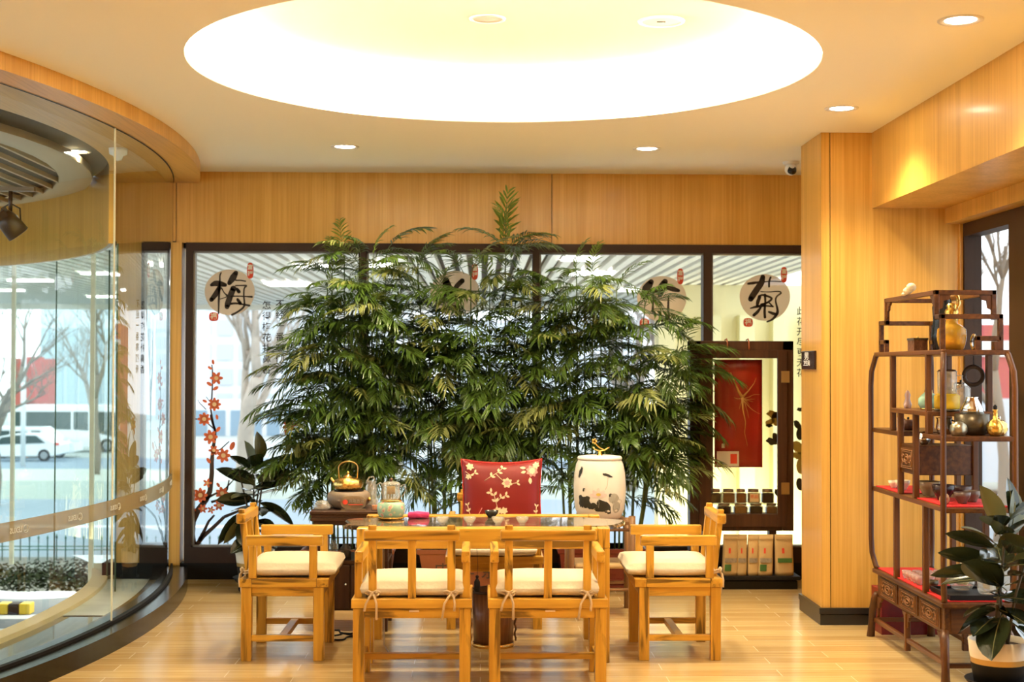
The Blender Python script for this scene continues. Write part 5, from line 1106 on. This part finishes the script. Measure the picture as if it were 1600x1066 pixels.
for x in (.01, SD-.01): bracket(d1-.012, 1.853, -1, -1, x); bracket(d0+.012, 1.853, 1, -1, x)
for y in (d0, c0+.02):
    mb = MB(); poly = [(.02,1.853),(.08,1.853),(.07,1.83),(.045,1.825),(.04,1.79),(.02,1.78)]; mb.prism([(SD-.02-(p[0]-.02), p[1]) for p in poly], y-.006, y+.006, 'Y') if y == d0 else None
    if y == d0: mb.prism(poly, y-.006, y+.006, 'Y'); mb.build('carved_bracket', RW('Z'), t)
# inner shelves
yA, yB, yC, yD = yl(1399), yl(1411), yl(1435), yl(1455)
board(yB, SL+EXT, 1.165); board(yC-.22, yA, 1.285); board(-EXT, yD+.04, 1.175)
for x in (0,): pass
post(yA, 1.165, 1.572); post(yB, .84, 1.275); post(yC, .84, 1.275); post(yD, 1.175, 1.572); post(yC-.22, 1.175, 1.275)
post(yl(1404), .385, .82); post(yl(1450), .385, .82)
bd = board(-EXT, SL+EXT, .838)
dr = MB().box(0.0, SD, yC, yB, .955, 1.105).build('drawer_box', RW('Y'), t, bevel=.004)
def carved(parent, y0, y1, z0_, z1_, nm='drawer'):
    d = MB().box(-.006, .004, y0, y1, z0_, z1_).build(nm, RW('Y'), parent, bevel=.002); mb = MB(); cy_, cz_ = (y0+y1)/2, (z0_+z1_)/2; w_ = (y1-y0); h_ = (z1_-z0_)
    for k in (.42, .34): mb.tube([(-.009, cy_-w_*k, cz_-h_*k), (-.009, cy_+w_*k, cz_-h_*k), (-.009, cy_+w_*k, cz_+h_*k), (-.009, cy_-w_*k, cz_+h_*k), (-.009, cy_-w_*k, cz_-h_*k)], .0022, 5)
    mb.tube([(-.010, cy_+w_*.17*math.cos(a), cz_+h_*.22*math.sin(a)) for a in lin(0,2*PI,17)], .003, 5); mb.tube([(-.010, cy_+w_*.09*math.cos(a), cz_+h_*.10*math.sin(a)) for a in lin(0,2*PI,13)], .004, 5)
    for s_ in (-1, 1):
        for q_ in (-1, 1): mb.tube([(-.010, cy_+s_*w_*(.2+.05*i), cz_+q_*h_*(.12+.1*math.sin(2.2*i))) for i in range(4)], .0025, 5)
    mb.build('carving', mat('carved_highlight', (0.30,0.13,0.045), .35), d)
carved(dr, yC+.02, yB-.02, .975, 1.085)
# base with drawers
MB().box(-.022, SD+.022, -.03, SL+.03, .362, .387).build('ledge', RW('Y'), t, bevel=.006)
bs = MB(); bs.box(0, SD, 0, SL, .235, .362); bs = bs.build('base_case', RW('Y'), t, bevel=.004)
n3 = 3
for k in range(n3): carved(bs, .05+k*(SL-.08)/n3, (SL-.08)/n3*(k+1)+.01, .25, .352)
MB().box(.03, SD-.03, -.004, .002, .25, .352).build('side_panel', RW('X'), bs)
for y, s_ in ((0.0, -1), (SL, 1)):
    for x, sx in ((0.0, -1), (SD, 1)):
        MB().tube([(x, y, .25), (x+sx*.008, y+s_*.022, .215), (x+sx*.014, y+s_*.045, .16), (x+sx*.016, y+s_*.06, .08), (x+sx*.02, y+s_*.07, .0)], [.02,.024,.022,.02,.024], 8).build('leg', RW('Z'), t)
    bracket(y-s_*.01, .235, -s_, -1, 0, .09)
for x_ in (-.01, SD-.012): MB().box(x_, x_+.022, -.045, SL+.045, .085, .108).build('stretcher', RW('Y'), t, bevel=.003)
for y_ in (-.058, SL+.036): MB().box(0, SD, y_, y_+.022, .085, .108).build('stretcher', RW('X'), t, bevel=.003)
post(SL*.52, .04, .235, nm='centre_leg')
for s_ in (-1,1): bracket(SL*.52+s_*.013, .235, s_, -1, 0, .06)
# red mats
for y0, y1, z, s_ in ((yB+.01, SL+.03, .839, 'red cloth mat on the middle shelf board, far end'), (-.03, yC-.01, .839, 'red cloth mat on the middle shelf board, near end'), (.0, SL-.0, .388, 'long red cloth mat on the lowest ledge of the carved shelf')):
    mb = MB(); mb.box(.0, SD, y0, y1, 0, .005); o = mb.build('cloth_mat', REDC, None, (SX, SN, z)); tag(o, s_, 'cloth mat')
    if z > .5: pass
# ---- things on the shelf
def put(name, label, cat, x, y, z, parts, group=None, rz=0):
    t = thing(name, label, cat, (SX+x, SN+y, z), rz, group)
    for nm, mb, m_ in parts: mb.build(nm, m_, t)
    return t
def lt(*p, c=(0,0,0), seg=24): return MB().lathe(list(p), c, seg)
AMB = mat('amber_glass', (0.85,0.48,0.05), .06, trans=.55, ior=1.3, spec=.8); AMBM = mat('gold_leafed', (0.80,0.52,0.12), .22, metal=.9, bump=.8, scale=40)
BRZ = mat('bronze_dark', (0.10,0.08,0.05), .3, metal=.6); STN = mat('dark_rock', (0.02,0.02,0.022), .2, bump=1, scale=20, var=.5); JADE = mat('jade_enamel', (0.30,0.50,0.38), .2, var=.3, scale=30)
put('gold_bottle', 'squat golden glass bottle with a pumpkin-shaped stopper on top of the shelf', 'bottle', .13, yl(1492,.13), 1.586, [('body', lt((0,0),(.055,0),(.066,.03),(.072,.07),(.068,.105),(.045,.125),(.03,.13),(.028,.15)), AMB), ('gold_figure', lt((0,.01),(.04,.01),(.045,.05),(.02,.08),(0,.085)), AMBM),
    ('stopper', lt((.028,.148),(.034,.155),(.034,.172),(.03,.178),(.034,.19),(.03,.20),(.022,.21),(.026,.222),(.018,.232),(0,.236)), AMBM), ('stopper_handle', MB().tube([(.02,0,.20),(.036,0,.23),(.032,0,.265),(.012,0,.285),(.002,0,.29)], [.009,.010,.009,.007,.005], 8), GOLD)])
o = MB(); o.M = Matrix.Translation((SX+.14, SN+.44, 1.586)); o.lathe([(0,0),(.05,0),(.06,.08),(.05,.15),(.055,.22),(.03,.29),(0,.31)], (0,0,0), 10); q = o.build('rock_ornament', STN); tag(q, 'tall black scholar stone on top of the shelf left of the gold bottle', 'ornament')
t_ = put('orchid_spray', 'pale cream flower spray resting on the top rail of the shelf crown', 'flower', .0, .55, 1.876, [('petals', MB().sphere((0,.02,.02), .024, 10, 6, sq=(1,1.4,.8)).sphere((0,-.04,.035), .026, 10, 6, sq=(1,1.2,.9)).sphere((0,.07,.006), .018, 8, 6, sq=(1,1.5,.6)), mat('cream_petal', (0.8,0.66,0.42), .6))])
put('carved_box', 'small carved dark incense box on the shelf top at its far end', 'box', .05, yl(1421)-.02, 1.586, [('body', MB().box(-.035,.035,-.055,.055,.0,.055), mat('carved_dark', (0.13,0.05,0.02), .4, var=.7, scale=60, bump=1)), ('lid', MB().box(-.038,.038,-.058,.058,.055,.066), BRZ), ('knob', MB().sphere((0,0,.07), .006, 8, 5), GOLD)])
put('round_plate', 'small plate leaning upright on the shelf top near the gold bottle', 'plate', .22, yl(1540,.26), 1.586, [('plate', MB().tube([(0.0, .035*math.cos(a), .04+.035*math.sin(a)) for a in lin(0,2*PI,17)], .008, 6), SILVER)])
put('wood_block_stand', 'little dark wooden block stand at the right of the shelf top', 'stand', .27, .04, 1.586, [('block', MB().box(-.02,.02,-.02,.02,0,.04), RW('Z'))])
# second level, z 1.285
put('tea_figurine', 'small clear and pink glass figurine at the far end of the raised shelf', 'figurine', .06, yA-.06, 1.286, [('body', lt((0,0),(.018,0),(.022,.02),(.012,.05),(.016,.07),(.008,.09),(0,.095)), mat('pink_glass', (0.75,0.5,0.42), .1, trans=.4))])
put('green_teapot', 'jade green enamelled teapot on the raised shelf', 'teapot', .08, yC+.05, 1.286, [('body', lt((0,0),(.035,0),(.05,.025),(.05,.055),(.035,.075),(0,.078)), JADE), ('foot', lt((.03,-.001),(.04,0),(.04,.008),(.03,.010)), GOLD), ('lid', lt((.034,.075),(.02,.088),(.006,.092),(.008,.102),(0,.106)), JADE), ('handle', MB().tube([(0,.04,.06),(0,.055,.09),(0,.03,.125),(0,-.03,.125),(0,-.055,.09),(0,-.04,.06)], .004, 6), GOLD)])
put('glass_canister', 'clear glass canister with steel lid on the raised shelf behind the green teapot', 'canister', .22, yC-.03, 1.286, [('body', lt((0,0),(.045,0),(.047,.11),(.03,.125)), FACET), ('lid', lt((.034,.122),(.04,.128),(.03,.14),(0,.143)), SILVER), ('knob', MB().sphere((0,0,.147), .007, 8, 5), BLACKM)])
put('yellow_warmer', 'bright yellow enamelled tea warmer on the raised shelf with a glass pot on it', 'tea warmer', .10, yC-.18, 1.286, [('body', lt((0,.004),(.055,.004),(.062,.02),(.062,.075),(.05,.085),(0,.085)), mat('yellow_enamel', (0.72,0.46,0.03), .25, var=.15, scale=40)), ('foot', lt((.045,0),(.06,.0),(.06,.01),(.045,.01)), BRZ)])
put('glass_infuser_pot', 'tall clear glass tea pot standing on the yellow warmer', 'teapot', .10, yC-.18, 1.372, [('body', lt((0,0),(.045,0),(.047,.06),(.047,.105),(.05,.11)), FACET), ('lid', lt((.048,.108),(.04,.118),(0,.122)), SILVER), ('knob', MB().sphere((0,-.03,.09), .014, 8, 6), BRZ), ('handle', MB().tube([(.045,0,.09),(.075,0,.09),(.075,0,.03),(.046,0,.02)], .004, 6), FACET)])
# right-hand shelf, z 1.175
yr = lambda px, x: yl(px, x)
put('dark_basin', 'round black basin on the near upper shelf', 'basin', .17, .10, 1.176, [('body', lt((0,0),(.06,0),(.078,.03),(.082,.10),(.074,.10),(.066,.03),(0,.02)), BRZ)])
put('steel_flask', 'polished conical steel flask sitting in the black basin', 'flask', .17, .10, 1.277, [('body', lt((0,0),(.058,0),(.05,.03),(.026,.075),(.030,.082),(.026,.082),(.02,.07),(0,.065)), SILVER), ('rest_plate', lt((0,-.001),(.078,-.001),(.078,.0),(0,0)), BRZ)])
put('gold_vase', 'ribbed gold gourd vase with a tall neck on the near upper shelf', 'vase', .24, -.015, 1.176, [('body', lt((0,0),(.022,0),(.038,.02),(.040,.045),(.028,.07),(.012,.08),(.011,.12),(.014,.125),(0,.125)), AMBM), ('stopper', lt((.008,.125),(.010,.14),(0,.15)), BLACKM)])
put('gold_round_pot', 'round pale gold pot behind the gourd vase on the near upper shelf', 'pot', .285, .06, 1.176, [('body', lt((0,0),(.025,0),(.042,.025),(.040,.055),(.02,.072),(0,.075)), GOLD), ('knob', MB().sphere((0,0,.083), .010, 8, 6), SILVER)])
put('grey_gourd_pot', 'dull silver gourd pot at the front of the near upper shelf', 'pot', .07, -.00, 1.176, [('body', lt((0,0),(.03,0),(.042,.025),(.038,.05),(.02,.065),(0,.07)), mat('aged_silver', (0.42,0.38,0.28), .3, metal=.9))])
put('silver_jug', 'polished silver jug hanging over the basin rim behind the near post', 'jug', .06, .18, 1.176, [('body', lt((0,0),(.03,0),(.04,.03),(.034,.07),(.04,.08)), SILVER), ('handle', MB().tube([(.03,0,.07),(.055,0,.06),(.055,0,.03),(.036,0,.02)], .004, 6), BLACKM)])
put('silver_ball', 'round silver incense ball on top of the carved drawer box', 'ornament', .07, yC+.09, 1.106, [('body', lt((0,0),(.015,0),(.032,.02),(.034,.04),(.02,.06),(.01,.065),(0,.068)), SILVER)])
put('name_card', 'upright white card on the far upper shelf', 'card', .01, yB+.08, 1.166, [('card', MB().box(-.002,.002,-.012,.012,0,.07), WHITE)])
put('dark_teapot', 'small dark clay teapot on the far upper shelf', 'teapot', .10, yB+.20, 1.166, [('body', lt((0,0),(.03,0),(.042,.02),(.04,.045),(.02,.055),(0,.056)), mat('brown_clay', (0.16,0.06,0.03), .4)), ('knob', MB().sphere((0,0,.062), .007, 8, 5), BLACKM), ('spout', MB().tube([(0,.035,.025),(0,.06,.04),(0,.07,.055)], [.01,.007,.005], 6), BLACKM)])
# bowls on the middle board
BWL = [(0,0),(.018,0),(.02,.006),(.034,.03),(.038,.05),(.035,.05),(.03,.03),(0,.012)]
for i, (x, y, k, col, s_) in enumerate(((.05, yB+.30, .8, (0.75,0.66,0.5), 'small cream cup at the far end of the middle shelf'), (.06, yB+.17, 1.05, (0.7,0.6,0.42), 'cream and brown tea bowl on the far red mat'), (.09, yC+.08, 1.5, (0.35,0.24,0.12), 'large brown glazed bowl in the middle of the middle shelf'),
        (.09, yC-.15, 1.5, (0.03,0.012,0.012), 'large dark red-black bowl on the near red mat'), (.2, yC-.10, 1.3, (0.10,0.06,0.05), 'dark bowl behind the large dark red-black bowl'), (.12, .10, 1.1, (0.14,0.09,0.07), 'dark tea bowl near the front post of the middle shelf'), (.24, .06, 1.0, (0.09,0.06,0.06), 'dark tea bowl at the right of the middle shelf'), (.2, .19, 1.1, (0.2,0.14,0.10), 'brown tea bowl at the back of the near red mat'))):
    o = MB().lathe([(r*k, z*k) for r, z in BWL], (0,0,0), 24).build('tea_bowl', mat('glaze_%d' % i, col, .25, var=.3, scale=25), None, (SX+x, SN+y, .845)); tag(o, s_, 'bowl', 'tea bowls on the middle shelf')
put('carved_lump', 'knobbly carved tan ornament at the front edge of the near red mat', 'ornament', .03, yl(1470), .845, [('body', MB().sphere((0,0,.022), .026, 10, 7).sphere((0,.025,.016), .018, 8, 6).sphere((0,-.02,.035), .016, 8, 6), mat('tan_carved', (0.45,0.26,0.12), .6, bump=1, scale=50))])
# glassware on the lowest ledge
gl0 = None; rr = random.Random(11); names = ('front row', 'second row', 'third row', 'back row')
PKG = mat('pink_clear_glass', (0.9,0.62,0.55), .06, trans=.6, ior=1.3)
for r_ in range(4):
    for c_ in range(5):
        if gl0 is None: gl0 = lt((.010,0),(.015,.001),(.012,.006),(.02,.018),(.024,.042),(.022,.042),(.016,.018),(0,.01), seg=16).build('liqueur_glass', PKG); o = gl0
        else: o = gl0.copy(); C.objects.link(o)
        o.location = (SX+.035+.055*r_, SN+.50+.055*c_, .394); tag(o, 'tiny clear tasting glass on the red mat, ' + names[r_] + ', ' + ('nearest the viewer', 'second from the near end', 'in the middle', 'second from the far end', 'farthest from the viewer')[c_], 'glass', 'tasting glasses on the red mat')
put('flower_teapot', 'clear glass teapot with cream flowers inside, on the black tray', 'teapot', .15, .20, .418, [('body', lt((0,0),(.045,0),(.062,.03),(.062,.07),(.04,.095),(.042,.10)), FACET), ('flowers', MB().sphere((-.01,0,.05), .028, 10, 7).sphere((.02,.01,.04), .022, 8, 6).sphere((0,-.02,.07), .02, 8, 6), mat('cream_blossom', (0.85,0.66,0.35), .6)), ('lid', lt((.04,.10),(.02,.112),(.006,.115),(.01,.128),(0,.13)), FACET)])
put('glass_jug', 'tall clear glass jug with a ball lid beside the flower teapot', 'jug', .23, .06, .418, [('body', lt((0,0),(.045,0),(.05,.02),(.048,.13),(.05,.14)), FACET), ('lid', lt((.048,.14),(.03,.148),(0,.15)), FACET), ('knob', MB().sphere((0,0,.158), .009, 8, 6), FACET)])
put('black_tray', 'black rectangular tray on the lowest ledge at the near end', 'tray', .16, .15, .394, [('tray', MB().box(-.13,.12,-.14,.16,0,.012).box(-.13,-.12,-.14,.16,.012,.023).box(.11,.12,-.14,.16,.012,.023).box(-.12,.11,-.14,-.13,.012,.023).box(-.12,.11,.15,.16,.012,.023), BLACKM)])
put('dark_tea_cup', 'dark tea cup on the red mat between the tasting glasses and the tray', 'cup', .06, .38, .394, [('body', lt((0,0),(.02,0),(.032,.02),(.034,.04),(.03,.04),(.02,.01),(0,.008)), BRZ)])
# dark ring hanging behind the shelf
q = P(1527, 590, 7.35); o = MB().tube([(0, .045*math.cos(a), .045*math.sin(a)) for a in lin(0,2*PI,25)], .011, 8).build('bangle_ornament', mat('dark_bangle', (0.05,0.03,0.02), .5), None, (2.44, 7.0, 1.46)); o.rotation_euler = (0,0,math.radians(70)); tag(o, 'dark ring-shaped ornament hanging under the shelf top', 'ornament')
MB().tube([(0,0,.045),(0,0,.10)], .002, 5).build('string', BLACKM, o)
# ================================================================== street scene outside
def gz(Y):
    for (a, za), (b_, zb) in zip(prof[:-1], prof[1:]):
        if a <= Y <= b_: return za+(zb-za)*(Y-a)/(b_-a)
    return prof[-1][1]
CARW = mat('car_white', (0.80,0.82,0.83), .25, coat=.5); CWIN = mat('car_glass', (0.04,0.07,0.07), .1); TYRE = mat('tyre', (0.02,0.02,0.02), .7); RIM = mat('wheel_rim', (0.35,0.36,0.37), .3, metal=.7)
def wheel(t, x, y, r):
    w_ = MB(); w_.M = Matrix.Translation((x, y, r)) @ Matrix.Rotation(PI/2, 4, 'X'); w_.lathe([(0,-.1),(r,-.1),(r,.1),(0,.1)], (0,0,0), 24); w_ = w_.build('wheel', TYRE, t)
    q = MB(); q.M = Matrix.Translation((x, y-.105, r)) @ Matrix.Rotation(PI/2, 4, 'X'); q.lathe([(0,0),(r*.62,0)], (0,0,0), 16); q.build('rim', RIM, w_)
def vehicle(name, label, cat, px, Y, L_, H, body, wins, wheels, W_=1.8, wr=.33, lights=()):
    q = P(px, 600, Y); t = thing(name, label, cat, (q.x, Y, gz(Y)), group='vehicles parked across the street')
    MB().prism([(x*L_, z*H) for x, z in body], 0, W_, 'Y').build('body', CARW, t, bevel=.05)
    for wn in wins: MB().prism([(x*L_, z*H) for x, z in wn], -.02, W_+.02, 'Y').build('side_window', CWIN, t)
    for x in wheels: wheel(t, x*L_, .1, wr)
    for x0, x1, z0_, z1_ in lights: MB().box(x0*L_, x1*L_, -.03, .1, z0_*H, z1_*H).build('tail_light', RED, t)
    return t
vehicle('car', 'white hatchback parked nearest across the street, tail to the right', 'car', -30, 78, 4.3, 1.5, [(0,.22),(0,.5),(.12,.58),(.25,.9),(.45,1.0),(.72,.98),(.9,.72),(1,.62),(1,.25),(.9,.18),(.1,.16)],
        [[(.16,.6),(.27,.87),(.47,.95),(.7,.93),(.82,.66)], ], (.18,.8), lights=((.93,.99,.58,.68),))
vehicle('van', 'white minivan parked between the hatchback and the bus', 'van', -20, 82, 5.0, 1.75, [(0,.2),(0,.9),(.05,1),(.62,1),(.8,.6),(.99,.5),(1,.2),(.9,.15),(.1,.15)], [[(.04,.58),(.04,.9),(.26,.9),(.26,.58)],[(.30,.6),(.30,.88),(.46,.88),(.46,.6)],[(.50,.6),(.50,.9),(.6,.9),(.72,.58)]], (.18,.82))
vehicle('bus', 'white coach with dark tinted windows parked behind the cars', 'bus', 14, 88, 7.6, 2.9, [(0,.14),(0,.85),(.03,.98),(.1,1),(.93,1),(.97,.85),(1,.4),(1,.15),(.9,.1),(.1,.1)], [[(.02,.5),(.04,.86),(.1,.86),(.1,.5)],[(.14,.5),(.14,.86),(.5,.86),(.5,.48)],[(.52,.48),(.52,.86),(.64,.86),(.64,.46)],[(.66,.46),(.66,.86),(.85,.86),(.9,.3),(.82,.34)],[(.92,.32),(.89,.86),(.95,.86),(.98,.34)]], (.2,.79), W_=2.3, wr=.42)
vehicle('car', 'white car parked far across the street behind the left window', 'car', 540, 80, 4.3, 1.5, [(0,.22),(0,.5),(.12,.58),(.25,.9),(.45,1.0),(.72,.98),(.9,.72),(1,.62),(1,.25),(.9,.18),(.1,.16)], [[(.16,.6),(.27,.87),(.47,.95),(.7,.93),(.82,.66)]], (.18,.8))
# fence : one thing with posts
t = thing('spear_fence', 'dark green spear-topped metal fence behind the hedge outside', 'fence', (0, 21.5, gz(21.5)))
GF = mat('green_metal', (0.03,0.13,0.09), .4)
x = P(-10, 800, 21.5).x; k = 0; xe = P(560, 800, 21.5).x
zt = P(100, 838, 21.5).z - gz(21.5)
mb = MB(); mb.box(x, xe, -.01, .01, zt-.16, zt-.145); mb.box(x, xe, -.01, .01, .15, .165); mb.build('rail', GF, t)
while x < xe:
    tall = k % 4 == 3
    MB().tube([(x,0,0),(x,0,zt-.04+(.03 if tall else 0)),(x,0,zt-.03),(x,0,zt+(.05 if tall else .02))], [.010,.010,.02,.002], 6).build('spear_bar', GF, t); x += .128*1.05; k += 1
HED = mat('hedge_green', (0.008,0.012,0.005), .95, spec=.05, var=.6, scale=5, bump=1)
rr = random.Random(5)
hd = MB()
for i in range(17000):
    x = rr.uniform(-9, 1.5); y = rr.uniform(15.8, 19.2); z = gz(y)+rr.uniform(0, .21)*(1 + .15*math.sin(x*2)); a = rr.uniform(0, PI); d = Vector((math.cos(a), math.sin(a), rr.uniform(-.4,.8)))*.035; u = d.cross(Vector((rr.random(), rr.random(), 1))).normalized()*.018
    c_ = Vector((x, y, z)); hd.add([c_-d, c_+u, c_+d, c_-u], [(0,1,2,3)])
o = hd.build('hedge', HED); tag(o, 'low clipped dark green hedge outside the glass, before the fence', 'hedge', kind='stuff')
mb = MB(); vs = []; n_ = 60
for j in range(5):
    for i in range(n_+1): x = -10+12*i/n_; f = j/4; vs.append((x, 14.4+1.3*f+.15*math.sin(x*3), gz(15.5)-.02+.10*math.sin(PI*f)*(1+.5*math.sin(x*2.1)+.3*math.sin(x*5.3))))
mb.add(vs, [(j*(n_+1)+i, j*(n_+1)+i+1, (j+1)*(n_+1)+i+1, (j+1)*(n_+1)+i) for j in range(4) for i in range(n_)], 0, True); o = mb.build('snow_bank', mat('snow', (0.42,0.45,0.47), .7)); tag(o, 'ridge of piled white snow outside along the hedge', 'snow', kind='stuff')
# bollard lying / parking stop
q = P(12, 953, 13.1); t = thing('parking_stop', 'black and yellow parking stop on the asphalt outside at far left', 'parking stop', (q.x, 13.1, gz(13.1)))
for k in range(4): MB().box(-.2+.1*k, -.1+.1*k, 0, .14, 0, .10).build('stripe', mat('yellow_paint', (0.75,0.5,0.02), .5) if k % 2 else BLACKM, t, bevel=.01)
# trees
BARK = mat('pale_bark', (0.42,0.36,0.29), .8, var=.3, scale=3); TWIG = mat('grey_twig', (0.24,0.20,0.16), .8)
def tree(label, px, Y, h, r, seed, bark, spread=.55, levels=5, z=None):
    rr = random.Random(seed); q = P(px, 600, Y); t = thing('bare_tree', label, 'tree', (q.x, Y, gz(Y)), group='bare winter trees in the street'); tw = MB(); tk = MB()
    def grow(p, d, L_, r_, lv):
        n_ = 4; pts = [p]; c = p; dd = d
        for i in range(n_): dd = (dd+Vector((rr.uniform(-.18,.18), rr.uniform(-.18,.18), rr.uniform(-.05,.12)))).normalized(); c = c+dd*(L_/n_); pts.append(c)
        (tk if lv >= levels-1 else tw).tube(pts, [r_*(1-.45*i/n_) for i in range(n_+1)], 5 if lv < levels-1 else 8)
        if lv > 0:
            for k in range(rr.choice((3, 4)) if lv > 1 else 4):
                az = rr.uniform(0, 2*PI); el = rr.uniform(.3, .8)*spread*1.6; nd = (dd + Vector((math.cos(az), math.sin(az), .25))*el).normalized(); i_ = rr.randint(2, n_); grow(pts[i_], nd, L_*rr.uniform(.55,.75), r_*.5, lv-1)
    grow(Vector((0,0,0)), Vector((rr.uniform(-.05,.05),0,1)), h*.42, r, levels)
    tk.build('trunk', bark, t); tw.build('branches', TWIG if bark is TWIG else bark, t)
tree('pale-barked bare tree seen through the left window', 385, 46, 9.5, .34, 3, BARK)
tree('bare tree with a spreading crown seen through the curved glass', -10, 42, 8.5, .22, 8, TWIG, .8)
tree('bare tree behind the first, through the curved glass', 150, 60, 10, .2, 12, TWIG, .7)
tree('bare tree at the right edge of the left window, behind the palms', 620, 60, 10, .25, 14, BARK)
tree('bare tree seen between the palms and the cream outdoor wall', 985, 48, 9, .25, 15, TWIG)
# buildings
def building(name, label, px0, px1, Y, ytop, ybot, m_, wins=None, wm=None, d=8):
    a, b_ = P(px0, 600, Y), P(px1, 600, Y); zt = P(px0, ytop, Y).z; zb = max(-6, P(px0, ybot, Y).z); t = thing(name, label, 'building', ((a.x+b_.x)/2, Y, zb)); W_ = b_.x-a.x; H = zt-zb
    MB().box(-W_/2, W_/2, 0, d, 0, H).build('wall', m_, t)
    if wins:
        nx, nz = wins
        for i in range(nx):
            for j in range(nz): MB().box(-W_/2+W_*(i+.15)/nx, -W_/2+W_*(i+.85)/nx, -.15, .1, H*(j+.2)/nz, H*(j+.85)/nz).build('window', wm, t)
    return t
LB = mat('pale_blue_cladding', (0.62,0.74,0.80), .4); LBW = mat('blue_glass', (0.40,0.52,0.58), .2); GREYB = mat('grey_block', (0.66,0.68,0.70), .7, var=.1, scale=.3); WIN2 = mat('dim_window', (0.50,0.54,0.57), .4)
building('office_block', 'pale blue-white ribbed showroom building behind the bus', 62, 300, 120, 480, 700, LB, (12, 1), LBW)
building('office_block', 'grey apartment slab with small windows far behind the left window', 300, 640, 150, 455, 690, GREYB, (10, 6), WIN2)
building('low_shop', 'low white shop with blue windows across the street behind the tree', 300, 470, 110, 628, 715, mat('shop_white',(0.72,0.74,0.76),.6), (6,1), mat('shop_blue',(0.22,0.32,0.40),.3))
building('office_block', 'pale grey tower block behind the middle windows', 700, 1000, 160, 500, 690, mat('pale_block',(0.68,0.7,0.73),.7), (9, 7), WIN2)
building('sign_tower', 'red brick-coloured tower at the far left, beyond the white pole', 16, 34, 100, 560, 640, mat('brick_red', (0.45,0.10,0.08), .7)); 
t = thing('sign_tower', 'slanted red tower just right of the white pole at far left', 'tower', (P(46,600,100).x, 100, P(46,628,100).z))
s_ = 100/F; MB().prism([(-7*s_,0),(9*s_,0),(2*s_,70*s_),(-7*s_,70*s_)], 0, 3, 'Y').build('wall', mat('brick_red2',(0.45,0.08,0.07),.7), t)
q = P(36, 700, 70); o = MB().tube([(0,0,0),(0,0,8.2)], .12, 10).build('lamp_pole', mat('white_pole', (0.8,0.82,0.82), .4), None, (q.x, 70, gz(70))); tag(o, 'white lamp pole standing in the street at far left', 'pole')
t = thing('red_shop', 'long red shop front with a white sign band, through the right-hand side window', 'building', (16.5, 44, -2))
MB().box(-4, 6, 0, 5, 0, 4.9).build('wall', mat('shop_red', (0.50,0.09,0.10), .6), t); MB().box(-4, 6, -.1, 0, 3.9, 4.4).build('sign_band', WHITE, t); MB().box(-4, 6, -.1, 0, 0, 2.6).build('shop_window', mat('snowy_grey',(0.6,0.62,0.64),.5), t)
t = thing('railing', 'dark street railing seen through the right-hand side window', 'railing', (6.2, 17, gz(17)))
mb = MB()
for z in (.5, .9): mb.box(-1.5, 2.5, -.02, .02, z, z+.05)
mb.build('rail', mat('railing_grey',(0.2,0.22,0.24),.5), t); mb = MB()
for k in range(5): mb.box(-1.5+k, -1.45+k, -.02, .02, 0, .95)
mb.build('post', MC['railing_grey'], t)
tree('bare tree through the right-hand side window', 1560, 26, 8, .14, 19, TWIG, .8)
